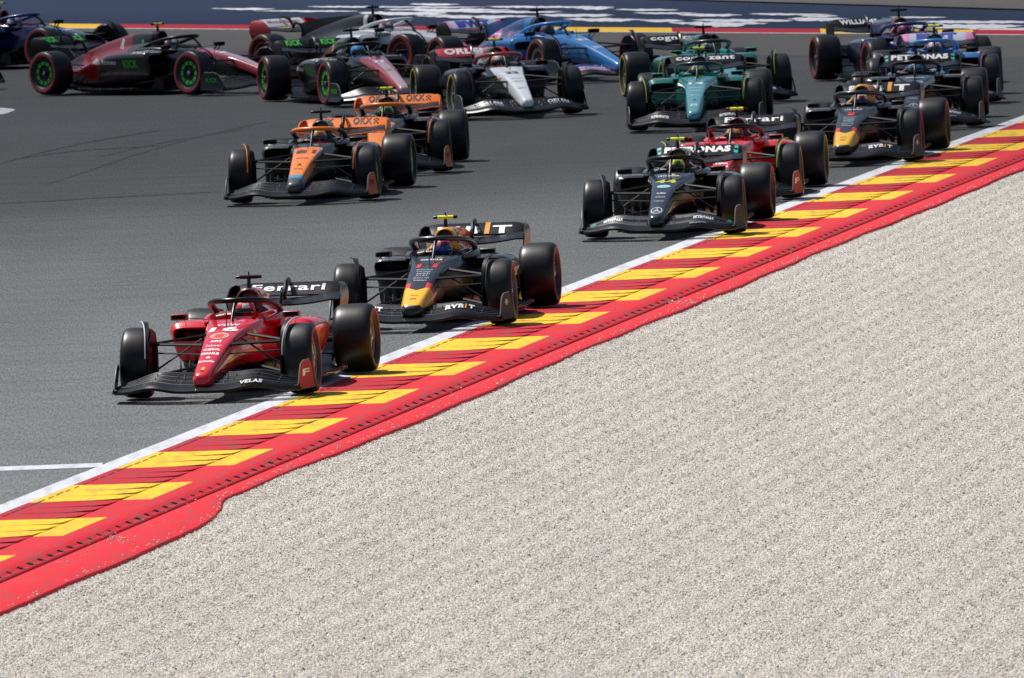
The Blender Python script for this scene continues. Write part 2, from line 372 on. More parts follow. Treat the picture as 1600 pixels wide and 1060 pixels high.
# ---- kerb: saw-tooth zone, flat painted zone, ribbed red hump with drain slots, red outer strip
K_RT = kmat('kerb_teeth_red', (.42, .020, .032), .55); K_Y = kmat('kerb_paint_yellow', hx('dab434'), .45); K_R = kmat('kerb_paint_red', (.55, .026, .034), .30); K_H = kmat('kerb_hump_red', (.50, .018, .03), .62)  # teeth red is darker: rubbered, plus slope shade put into the colour
K_S = kmat('strip_red', (.60, .026, .038), .45); K_D = mat('kerb_slot_dark', (.03, .012, .012), .8)
PER = 4.675; PH = 126.43
mb = MB()
def kp(y, t, z):       # t = lateral offset measured from the kerb line; blocks run square to the kerb
    return (KX(y, t), y - .1475 * (t - HO), z)
Zh = .045               # hump height
for k in range(-6, 21):
    for half in (0, 1):
        y1 = PH + PER * k - half * PER / 2; y0 = y1 - PER / 2; M_ = K_R if half else K_Y; M_T = K_RT if half else K_Y
        TN = 3
        for j in range(TN):
            ya = y0 + (PER / 2) * j / TN; yb_ = y0 + (PER / 2) * (j + 1) / TN
            # front step face then ramp down away from the camera
            lat = [W1 + .003, W1 + .10, -.25, .0, TO - .10, TO]; hs = [0, .0, .001, .004, .009, .017]
            jag = [rnd.uniform(-.05, .05) for _ in lat]; 
            F0 = [kp(ya + (jag[i] if 1 < i < 5 else 0) + (0 if i < 3 else .0), t, .004) for i, t in enumerate(lat)]
            F1 = [kp(ya + (jag[i] if 1 < i < 5 else 0), t, .004 + hs[i]) for i, t in enumerate(lat)]
            B1 = [kp(yb_, t, .004 + .0) for i, t in enumerate(lat)]
            n_ = len(lat); vs = F0 + F1 + B1
            fs = [(i, i + 1, n_ + i + 1, n_ + i) for i in range(1, n_ - 1)] + [(n_ + i, n_ + i + 1, 2 * n_ + i + 1, 2 * n_ + i) for i in range(n_ - 1)]
            mb.add(vs, fs, M_T)
            mb.add([F0[-1], F1[-1], B1[-1]], [(0, 1, 2)], M_T)
        # flat zone
        mb.add([kp(y0, TO, .004), kp(y0, HO, .004), kp(y1, HO, .004), kp(y1, TO, .004)], [(0, 1, 2, 3)], M_)
        for q in range(5):
            qa = y0 + (y1 - y0) * q / 5; qb = qa + (y1 - y0) / 5 * rnd.uniform(.5, 1.0); t_ = W1 + .115 + rnd.uniform(-.006, .006)
            mb.add([kp(qa, t_ - .007, .010), kp(qa, t_ + .007, .010), kp(qb, t_ + .007, .010), kp(qb, t_ - .007, .010)], [(0, 1, 2, 3)], K_D)
        # thin dark joint between line and kerb is left as a real gap
ys = []; y = PH - 6 * PER - 3
while y < PH + 20 * PER + 1: ys.append(y); y += .055
prof = [(HO + .001, .004), (HO + .05, .014), (HO + .13, .032), (HO + .22, Zh), (HO + .30, Zh + .002), (HO + .36, Zh - .010), (HO + .40, Zh - .022), (HO + .435, .018), (DO - .004, .008), (DO + .004, -.02)]
rings = []
for i, y in enumerate(ys):
    slot = (y % .50) < .09; rg_ = []
    for j, (t, z) in enumerate(prof):
        zz = z + (.0055 if (i % 2) and 1 <= j <= 5 else 0)
        if slot and j == 6: zz = -.02
        rg_.append(kp(y + .5 * (t - HO) * 0 - (t - HO) * .35, t, zz))
    rings.append(rg_)
mb.loft(rings, K_H, closed=False, cap=False, mf=lambda i, j: K_D if ((ys[i] % .50) < .09 and j in (5, 6)) else K_H)
structure(mb.build('kerb', smooth=0))
mb = MB(); top = []; 
yy = [60 + .5 * i for i in range(0, 302)]
def SX(y):
    s_ = SO + .02 * math.sin(y * .31) + .015 * math.sin(y * 1.3 + 2) + .006 * math.sin(y * 5.1)
    s_ += .075 * min(1, max(0, (y - 136) / 6)) - .02
    if y < 133.3: s_ += .42 * (1 - math.exp(-(133.3 - y) / 2.1))
    if y < 128: s_ -= .05 * (1 - math.exp(-(128 - y) / 2.0))
    return KX(y, s_)
rings = [[(KX(y, DO + .001), y, -.006), (KX(y, DO + .1), y, .002), (SX(y) - .02, y, -.004), (SX(y), y, -.012), (SX(y) + .005, y, -.08)] for y in yy]
mb.loft(rings, K_S, closed=False, cap=False)
structure(mb.build('red_strip', smooth=30))
# low base under kerb so no gap shows
mb = MB(); rings = [[(KX(y, W0), y, -.015), (KX(y, DO + .1), y, -.03)] for y in yy]; mb.loft(rings, K_D, closed=False, cap=False); structure(mb.build('kerb_bed', smooth=0))

# ---- gravel
M_GR = bpy.data.materials.new('gravel'); M_GR.use_nodes = True; M_GR.node_tree.nodes['Principled BSDF'].inputs['Specular IOR Level'].default_value = .2
n = M_GR.node_tree.nodes; l = M_GR.node_tree.links; b = n['Principled BSDF']; b.inputs['Roughness'].default_value = .85
atn = n.new('ShaderNodeAttribute'); atn.attribute_name = 'shade'
ramp = n.new('ShaderNodeValToRGB'); ramp.color_ramp.interpolation = 'LINEAR'
cr_ = ramp.color_ramp; cols = [(0, '5e5a54'), (.06, 'a8a39a'), (.2, 'd2cdc4'), (.45, 'dcd7cd'), (.62, 'e5e0d7'), (.76, 'e0cfbb'), (.86, 'cecccb'), (1, 'efebe5')]
cr_.elements[0].position = 0; cr_.elements[0].color = (*hx(cols[0][1]), 1); cr_.elements[1].position = 1; cr_.elements[1].color = (*hx(cols[-1][1]), 1)
for p_, c_ in cols[1:-1]:
    e = cr_.elements.new(p_); e.color = (*hx(c_), 1)
l.new(atn.outputs['Fac'], ramp.inputs[0])
g = n.new('ShaderNodeNewGeometry'); mp = n.new('ShaderNodeMapping'); mp.inputs['Scale'].default_value = (1.2, .12, 1); mp.inputs['Rotation'].default_value = (0, 0, R(12)); l.new(g.outputs['Position'], mp.inputs[0])
z = n.new('ShaderNodeTexNoise'); z.inputs['Scale'].default_value = 1; z.inputs['Detail'].default_value = 4; l.new(mp.outputs[0], z.inputs['Vector'])
mr = n.new('ShaderNodeMapRange'); mr.inputs[1].default_value = .3; mr.inputs[2].default_value = .7; mr.inputs[3].default_value = .95; mr.inputs[4].default_value = 1.03; l.new(z.outputs[0], mr.inputs[0])
mx = n.new('ShaderNodeMix'); mx.data_type = 'RGBA'; mx.blend_type = 'MULTIPLY'; mx.inputs[0].default_value = 1; l.new(ramp.outputs[0], mx.inputs[6]); l.new(mr.outputs[0], mx.inputs[7]); l.new(mx.outputs[2], b.inputs['Base Color'])
M_GB = asphalt('gravel_bed', hx('b8b2a8'), .35, 0)
mb = MB(); rings = [[(KX(y, 1.0), y, -.066), (90, y, -.066)] for y in [-50 + 5 * i for i in range(60)]]
mb.loft(rings, M_GB, closed=False, cap=False); structure(mb.build('gravel_ground', smooth=0))
PS = 3.0
me = bpy.data.meshes.new('gravel'); pts = []
y = 103.0
while y < 214:
    x = KX(y, .95); xr = .0350 * y + 2.6
    x = .1475 * y + PS * math.floor((x - .1475 * y) / PS)
    while x < xr: pts.append((x + PS / 2, y + PS / 2, -.050)); x += PS
    y += PS
me.from_pydata(pts, [], []); me.materials.append(M_GR)
gob = bpy.data.objects.new('gravel', me); COL.objects.link(gob); gob['kind'] = 'stuff'; gob['label'] = 'pale grey loose gravel trap beside the red kerb strip'; gob['category'] = 'gravel'
ng = bpy.data.node_groups.new('gravel_scatter', 'GeometryNodeTree')
ng.interface.new_socket('Geometry', in_out='INPUT', socket_type='NodeSocketGeometry'); ng.interface.new_socket('Geometry', in_out='OUTPUT', socket_type='NodeSocketGeometry')
N = ng.nodes; Lk = ng.links
gi = N.new('NodeGroupInput'); go = N.new('NodeGroupOutput')
grid = N.new('GeometryNodeMeshGrid'); grid.inputs['Size X'].default_value = PS; grid.inputs['Size Y'].default_value = PS
NG = 172; grid.inputs['Vertices X'].default_value = NG; grid.inputs['Vertices Y'].default_value = NG
def rv(lo, hi, seed, typ='FLOAT_VECTOR'):
    q = N.new('FunctionNodeRandomValue'); q.data_type = typ
    if typ == 'FLOAT_VECTOR': q.inputs[0].default_value = lo; q.inputs[1].default_value = hi; out = q.outputs[0]
    elif typ == 'FLOAT': q.inputs[2].default_value = lo; q.inputs[3].default_value = hi; out = q.outputs[1]
    else: q.inputs[4].default_value = lo; q.inputs[5].default_value = hi; out = q.outputs[2]
    q.inputs['Seed'].default_value = seed; return out
sp = N.new('GeometryNodeSetPosition'); Lk.new(grid.outputs[0], sp.inputs[0])
nz = N.new('ShaderNodeTexNoise'); nz.inputs['Scale'].default_value = 5; nz.inputs['Detail'].default_value = 3
sb = N.new('ShaderNodeMath'); sb.operation = 'MULTIPLY_ADD'; Lk.new(nz.outputs[0], sb.inputs[0]); sb.inputs[1].default_value = .016; sb.inputs[2].default_value = -.008
cb = N.new('ShaderNodeCombineXYZ')
ps_ = N.new('GeometryNodeInputPosition'); sx_ = N.new('ShaderNodeSeparateXYZ'); Lk.new(ps_.outputs[0], sx_.inputs[0])
sh = N.new('ShaderNodeMath'); sh.operation = 'MULTIPLY'; Lk.new(sx_.outputs[1], sh.inputs[0]); sh.inputs[1].default_value = .1475; Lk.new(sh.outputs[0], cb.inputs[0])
fr = N.new('ShaderNodeMath'); fr.operation = 'MULTIPLY'; Lk.new(sx_.outputs[0], fr.inputs[0]); fr.inputs[1].default_value = 2 * math.pi * 9 / PS
co_ = N.new('ShaderNodeMath'); co_.operation = 'COSINE'; Lk.new(fr.outputs[0], co_.inputs[0])
fu = N.new('ShaderNodeMath'); fu.operation = 'MULTIPLY_ADD'; Lk.new(co_.outputs[0], fu.inputs[0]); fu.inputs[1].default_value = .0062; Lk.new(sb.outputs[0], fu.inputs[2]); Lk.new(fu.outputs[0], cb.inputs[2])
ad = N.new('ShaderNodeVectorMath'); ad.operation = 'ADD'; Lk.new(rv((-.02, -.02, -.006), (.02, .02, .010), 3), ad.inputs[0]); Lk.new(cb.outputs[0], ad.inputs[1])
Lk.new(ad.outputs[0], sp.inputs['Offset'])
ico = N.new('GeometryNodeMeshIcoSphere'); ico.inputs['Radius'].default_value = 1; ico.inputs['Subdivisions'].default_value = 1
ip = N.new('GeometryNodeInstanceOnPoints'); Lk.new(sp.outputs[0], ip.inputs['Points']); Lk.new(ico.outputs[0], ip.inputs['Instance'])
Lk.new(rv((0, 0, 0), (6.28, 6.28, 6.28), 5), ip.inputs['Rotation'])
scv = N.new('ShaderNodeVectorMath'); scv.operation = 'SCALE'; Lk.new(rv((.0075, .0075, .0055), (.0155, .013, .0105), 8), scv.inputs[0]); scv.inputs['Scale'].default_value = 1.0
Lk.new(scv.outputs[0], ip.inputs['Scale'])
sa = N.new('GeometryNodeStoreNamedAttribute'); sa.data_type = 'FLOAT'; sa.domain = 'INSTANCE'; sa.inputs['Name'].default_value = 'shade'
Lk.new(ip.outputs[0], sa.inputs[0]); Lk.new(rv(0, 1, 11, 'FLOAT'), sa.inputs['Value'])
rl = N.new('GeometryNodeRealizeInstances'); Lk.new(sa.outputs[0], rl.inputs[0])
sm = N.new('GeometryNodeSetMaterial'); sm.inputs['Material'].default_value = M_GR; Lk.new(rl.outputs[0], sm.inputs[0])
ip2 = N.new('GeometryNodeInstanceOnPoints'); Lk.new(gi.outputs[0], ip2.inputs['Points']); Lk.new(sm.outputs[0], ip2.inputs['Instance'])
ml = N.new('ShaderNodeMath'); ml.operation = 'MULTIPLY'; Lk.new(rv(0, 3, 21, 'INT'), ml.inputs[0]); ml.inputs[1].default_value = math.pi
cb2 = N.new('ShaderNodeCombineXYZ'); Lk.new(ml.outputs[0], cb2.inputs[2]); Lk.new(cb2.outputs[0], ip2.inputs['Rotation'])
Lk.new(ip2.outputs[0], go.inputs[0])
mod = gob.modifiers.new('scatter', 'NODES'); mod.node_group = ng
STONE = mat('loose_stone', (.55, .52, .47), .8, noise=.2, nscale=4, spec=.2)
# stray stones thrown onto the kerb
mb = MB()
for k in range(720):
    if k < 70: c0 = at(rnd.gauss(1050, 22), rnd.gauss(472, 3)); 
    elif k < 100: c0 = at(rnd.gauss(185, 14), rnd.gauss(844, 3))
    elif k > 260:
        y = rnd.uniform(105, 205); c0 = Vector((SX(y) - abs(rnd.gauss(0, .045)) + .01, y, -.006))
    else:
        y = rnd.uniform(108, 180); c0 = Vector((KX(y, rnd.choice((.93, .96, 1.0, 1.12, 1.2))) + rnd.gauss(0, .01), y, 0))
    r_ = rnd.uniform(.006, .012); cx, cy, cz = c0.x, c0.y, .006 + r_ * .6
    o_ = [Vector((cx, cy, cz)) + Vector((rnd.uniform(.8, 1.2) * dx * r_, rnd.uniform(.8, 1.2) * dy * r_, dz * r_ * .8)) for dx, dy, dz in ((1, 0, 0), (0, 1, 0), (-1, 0, 0), (0, -1, 0), (0, 0, 1), (0, 0, -1))]
    mb.add(o_, [(0, 1, 4), (1, 2, 4), (2, 3, 4), (3, 0, 4), (1, 0, 5), (2, 1, 5), (3, 2, 5), (0, 3, 5)], STONE)
o = mb.build('stray_gravel', smooth=0); o['kind'] = 'stuff'; o['label'] = 'small white stones scattered over the red kerb'; o['category'] = 'gravel'

# ---- wooded hills all round the circuit (behind the camera and beyond the frame)
M_HILL = mat('forest', (.028, .048, .020), .9, noise=.6, nscale=.05, spec=.1)
mb = MB(); rings = []; nh = 120
for r_, hk in ((420, 0), (470, .35), (560, .7), (700, 1.0), (900, .9), (1200, .6)):
    rings.append([Vector((r_ * math.cos(a), 150 + r_ * math.sin(a), -.2 + hk * (62 + 26 * math.sin(3 * a + 1) + 14 * math.sin(7 * a) + rnd.uniform(-6, 6)))) for a in [2 * math.pi * j / nh for j in range(nh)]])
mb.loft(rings, M_HILL, cap=False); structure(mb.build('hills'))
# ---- a cloud over the far part of the circuit: its shade lies on the cars at the back
mb = MB(); rings = []
for i in range(1, 16):
    th = math.pi * i / 16; rings.append([Vector((55 * math.sin(th) * math.cos(a), 50 * math.sin(th) * math.sin(a), 22 * math.cos(th))) for a in [2 * math.pi * j / 32 for j in range(32)]])
M_CL = bpy.data.materials.new('cloud'); M_CL.use_nodes = True; n = M_CL.node_tree.nodes; n.remove(n['Principled BSDF'])
pv = n.new('ShaderNodeVolumePrincipled'); pv.inputs['Color'].default_value = (.9, .9, .92, 1); pv.inputs['Density'].default_value = .016
M_CL.node_tree.links.new(pv.outputs[0], n['Material Output'].inputs['Volume'])
mb.loft(rings, M_CL); cl = mb.build('cloud'); cl.location = Vector((-26, 236, 0)) + sun_dir * 1100; cl.rotation_euler = (0, 0, R(8)); structure(cl)
# ------------------------------------------------------------------ single-seater racing car (x forward, y left, z up; origin on the ground under the front axle)
FR_X = 0.0; RR_X = -3.55; RW = .36
MONO = [  # x, zb, zt, wb, wm, wt, cavity
    (1.13, .185, .245, .05, .06, .05, 0), (1.09, .165, .285, .075, .09, .07, 0), (.95, .165, .335, .09, .105, .085, 0), (.6, .205, .44, .115, .13, .108, 0),
    (.2, .255, .555, .145, .16, .14, 0), (-.2, .285, .635, .175, .195, .175, 0), (-.55, .28, .685, .225, .255, .225, 0), (-.80, .25, .715, .27, .31, .27, 0),
    (-.86, .245, .72, .275, .315, .275, .02), (-.98, .23, .73, .29, .33, .285, .30), (-1.35, .18, .745, .33, .37, .30, .33), (-1.66, .14, .75, .35, .38, .30, .30), (-1.74, .13, .76, .35, .38, .30, .02), (-1.95, .12, .76, .36, .38, .29, 0)]
def mono_ring(k):
    x, zb, zt, wb, wm, wt, cv = k; h = zt - zb
    half = [(0, zb), (.8 * wb, zb), (wb, zb + .06 * h + .01), (wm * .98, zb + .35 * h), (wm, zb + .6 * h), (.5 * (wm + wt) , zt - .2 * h), (wt, zt - .06 * h - .008), (.93 * wt, zt - .006),
            (.80 * wt, zt + .002), (.72 * wt, zt + .004 - cv * .35), (.66 * wt, zt + .006 - cv), (.33 * wt, zt + .009 - cv), (0, zt + .010 - cv)]
    return [Vector((x, y, z)) for y, z in half] + [Vector((x, -y, z)) for y, z in reversed(half[1:-1])]
ENG = [  # x, zs, zn, za, zt, ws, wn, wa
    (-1.80, .72, .82, .93, 1.00, .30, .13, .125), (-2.0, .70, .81, .92, 1.00, .31, .13, .12), (-2.35, .66, .77, .88, .965, .31, .12, .10), (-2.8, .58, .69, .79, .87, .27, .09, .06),
    (-3.3, .48, .58, .67, .74, .20, .06, .03), (-3.8, .38, .46, .52, .57, .12, .04, .02), (-4.0, .34, .40, .44, .47, .08, .03, .015)]
def eng_ring(k):
    x, zs, zn, za, zt, ws, wn, wa = k
    half = [(0, zs - .3), (ws * .95, zs - .25), (ws, zs - .10), (ws * .9, zs - .02), (ws * .55 + wn * .45, zs + .03), (wn, zn), (.5 * (wn + wa), .5 * (zn + za)), (wa, za), (wa * .82, za + .6 * (zt - za)), (wa * .45, zt - .008), (0, zt)]
    return [Vector((x, y, z)) for y, z in half] + [Vector((x, -y, z)) for y, z in reversed(half[1:-1])]
POD = [  # x, yi, yo, zb, zt, undercut
    (-1.30, .24, .755, .27, .685, .10), (-1.36, .22, .775, .25, .70, .13), (-1.7, .2, .79, .20, .70, .20), (-2.2, .18, .77, .16, .665, .22), (-2.7, .15, .68, .12, .57, .18), (-3.15, .1, .52, .12, .46, .12), (-3.6, .05, .34, .14, .38, .05), (-3.85, .03, .22, .16, .33, .02)]
def pod_ring(k, s, n=28):
    x, yi, yo, zb, zt, uc = k; cy = (yi + yo) / 2; cz = (zb + zt) / 2; out = []
    for j in range(n):
        a = 2 * math.pi * j / n; c = math.cos(a); q = math.sin(a)
        y = cy + (yo - yi) / 2 * math.copysign(abs(c) ** .45, c); z = cz + (zt - zb) / 2 * math.copysign(abs(q) ** .45, q)
        t = (z - zb) / (zt - zb)
        if y > cy: y -= uc * (1 - t) ** 1.6 * (y - cy) / (yo - cy)
        out.append(Vector((x, y * s, z)))
    return out
def inlet_ring(x, yi, yo, zb, zt, s, n=28, p=.5):
    cy = (yi + yo) / 2; cz = (zb + zt) / 2
    return [Vector((x, (cy + (yo - yi) / 2 * math.copysign(abs(math.cos(a)) ** p, math.cos(a))) * s, cz + (zt - zb) / 2 * math.copysign(abs(math.sin(a)) ** p, math.sin(a)))) for a in [2 * math.pi * j / n for j in range(n)]]

def make_body(T, root):
    paint = T['paint']; mb = MB()
    nw = T.get('nose_w', 1.0)
    rings = [mono_ring((k[0], k[1], k[2]) + tuple(v * (1 + (nw - 1) * max(0, min(1, (k[0] + .5)))) for v in k[3:6]) + (k[6],)) for k in crs(MONO, 62)]
    mb.loft(rings, paint, mf=lambda i, j: CARBON_D if (rings[i][0].x < -.93 and rings[i][0].x > -1.74 and j % 24 in (9, 10, 11, 12, 13, 14)) else paint)
    mb.loft([eng_ring(k) for k in crs(ENG, 34)], paint)
    for s in (1, -1):
        ks = crs(POD, 34); rr = [pod_ring(k, s) for k in ks]
        iy0, iy1, iz0, iz1 = T.get('inlet', (.33, .70, .50, .625))
        seq = [inlet_ring(-1.56, iy0 + .03, iy1 - .05, iz0 + .02, iz1 - .02, s), inlet_ring(-1.27, iy0, iy1, iz0, iz1, s), inlet_ring(-1.255, iy0 - .015, iy1 + .015, iz0 - .015, iz1 + .015, s)] + rr
        mb.loft(seq, paint, mf=lambda i, j: CARBON_D if i == 0 else paint)
        o = len(mb.v)
        mb.add(seq[0], [tuple(range(len(seq[0])))], CARBON_D)
        # cockpit side mouldings that run into the side pods
        mb.loft([[Vector((x, s * (y + r_ * math.cos(a)), z + r_ * .8 * math.sin(a))) for a in [2 * math.pi * q / 12 for q in range(12)]] for x, y, z, r_ in ((-1.02, .30, .70, .01), (-1.15, .33, .70, .05), (-1.5, .36, .71, .07), (-1.9, .34, .70, .06), (-2.2, .26, .66, .03))], paint)
    # roll hoop with the air intake
    air = T.get('air', paint); airin = CARBON_D
    def el(x, cz, ry, rz, n=24): return [Vector((x, ry * math.cos(a), cz + rz * (math.sin(a) if math.sin(a) > 0 else math.sin(a) * 1.15))) for a in [2 * math.pi * q / n for q in range(n)]]
    seq = [el(-1.95, .90, .06, .05), el(-1.70, .90, .088, .078), el(-1.675, .90, .102, .092), el(-1.69, .90, .118, .106), el(-1.80, .895, .128, .115), el(-2.05, .88, .118, .115), el(-2.3, .86, .08, .09)]
    mb.loft(seq, air, mf=lambda i, j: airin if i == 0 else air)
    mb.add(seq[0], [tuple(range(24))], airin)
    for s in (1, -1):   # legs of the roll hoop
        mb.tube([(-1.72, s * .085, .84), (-1.70, s * .14, .77), (-1.72, s * .2, .72)], [.035, .04, .05], air, 8)
    # engine cover fin
    fin = T.get('fin', paint)
    if fin:
        mb.plate([(-2.1, .96), (-2.3, .985), (-3.2, .93), (-3.62, .86), (-3.66, .60), (-3.2, .70), (-2.7, .85)], lambda x, z: 0, .012, fin)
    bvh = BVHTree.FromPolygons([Vector(p) for p in mb.v], mb.f)
    def nose_map(x0, w_, h_, y0=0.0, slant=0.0):
        def fn(u, v):
            x = x0 - v * h_ ; y = y0 + u * w_ * (1 + slant * v)
            hit = bvh.ray_cast(Vector((x, y, 2)), Vector((0, 0, -1)))
            return None if hit[0] is None else hit[0] + Vector((.0015, 0, .004))
        return fn
    def side_map(s, x0, z0, w_, h_, rot=0.0):
        # s=-1: the car's right flank, read looking towards +y
        def fn(u, v):
            a = u * w_; b_ = v * h_; c, q = math.cos(rot), math.sin(rot)
            x = x0 + (-s) * (a * c - b_ * q); z = z0 + a * q + b_ * c
            hit = bvh.ray_cast(Vector((x, s * 2, z)), Vector((0, -s, 0)))
            return None if hit[0] is None else hit[0] + Vector((0, s * .005, .001))
        return fn
    for d in T.get('decals', []):
        kind, geo, m = d[0], d[1], d[2]
        if isinstance(geo, str): geo = text_geo(geo, d[4] if len(d) > 4 else .02, d[5] if len(d) > 5 else 0)
        fn = nose_map(*d[3]) if kind == 'nose' else side_map(*d[3])
        decal(mb, geo, fn, m)
    body = mb.build('body', root)
    # camera pod, antennae
    mb = MB(); mb.tube([(-1.79, 0, .98), (-1.80, 0, 1.10)], [.024, .018], CARBON, 8)
    tc = T.get('tcam', CARBON)
    mb.tube([(-1.80, -.135, 1.115), (-1.80, -.128, 1.115), (-1.80, -.075, 1.115)], [.018, .022, .022], CARBON, 10, .8)
    mb.tube([(-1.80, .075, 1.115), (-1.80, .128, 1.115), (-1.80, .135, 1.115)], [.022, .022, .018], CARBON, 10, .8)
    mb.tube([(-1.80, -.088, 1.115), (-1.80, .088, 1.115)], .0245, tc, 12, .85)
    mb.tube([(-1.80, 0, 1.13), (-1.80, 0, 1.17)], .008, CARBON, 6)
    mb.build('camera_pod', body)
    mb = MB(); mb.tube([(-.42, .0, .66), (-.45, 0, .86)], [.006, .003], CARBON, 6)
    mb.build('antenna', body)
    for s in (1, -1):
        mb = MB(); my = .585 * s
        mb.box((-.96, my, .765), (.07, .185, .066), T.get('mirror', CARBON), rot=Matrix.Rotation(R(-6 * s), 3, 'Z'), bev=.012)
        mb.box((-.925, my, .766), (.008, .14, .040), CARBON_D, rot=Matrix.Rotation(R(-6 * s), 3, 'Z'))
        for q in (-.04, .045): mb.blade((-.97, my + q, .742), (-1.05, my + q * .8 - .02 * s, .66), .035, .01, T.get('mirror_stalk', CARBON))
        mb.blade((-.98, my - .05 * s, .755), (-1.0, .30 * s, .73), .03, .008, CARBON)
        mb.build('mirror', body)
    # headrest
    mb = MB(); hm = T.get('pad', CARBON)
    for s in (1, -1):
        mb.loft([[Vector((x, s * (.215 + o_), z)) for o_, z in ((0, .66), (.0, .745), (.02, .775), (.055, .775), (.07, .74), (.07, .66))] for x in (-1.06, -1.2, -1.45, -1.68)], hm)
        if T.get('padtext'): decal(mb, text_geo(T['padtext'], .01, 0, 0), lambda u, v, s=s: Vector((-1.055, s * .25 + u * .06, .715 + v * .022)), WHITE)
    mb.box((-1.70, 0, .70), (.10, .48, .13), hm, bev=.03); mb.build('headrest', root)
    # cockpit: steering wheel
    mb = MB(); rot = Matrix.Rotation(R(-20), 3, 'Y')
    mb.box((-1.03, 0, .66), (.03, .20, .11), CARBON, rot=rot, bev=.012)
    for s in (1, -1): mb.tube([(-1.05, s * .12, .61), (-1.04, s * .135, .66), (-1.03, s * .12, .71)], .016, CARBON, 8)
    mb.build('steering_wheel', root)
    return bvh

def make_halo(T, root):
    hm = T.get('halo', CARBON); mb = MB()
    mb.tube([(-.72, 0, .70), (-.80, 0, .785), (-.88, 0, .85), (-.97, 0, .895)], [.022, .018, .018, .026], T.get('halo_pillar', CARBON), 10, 1.0)
    pts = []
    key = [(-1.84, .315, .73), (-1.62, .335, .80), (-1.35, .325, .868), (-1.12, .245, .905), (-1.0, .12, .918), (-.965, 0, .92)]
    half = crs(key, 16)
    pts = [Vector(p) for p in half] + [Vector((p[0], -p[1], p[2])) for p in reversed(half[:-1])]
    rings = []
    for i, p in enumerate(pts):
        t = (pts[min(i + 1, len(pts) - 1)] - pts[max(i - 1, 0)]).normalized(); o_ = t.cross(Vector((0, 0, 1))).normalized(); b_ = o_.cross(t)
        rings.append([p + o_ * (.036 * math.cos(a)) + b_ * (.029 * math.sin(a)) for a in [2 * math.pi * j / 12 for j in range(12)]])
    hf = T.get('halo_front')
    mb.loft(rings, hm, mf=(lambda i, j: hf if (8 <= i <= 22 if T.get('halo_wide') else 12 <= i <= 18) else hm) if hf else None)
    o = mb.build('halo', root)
    return o

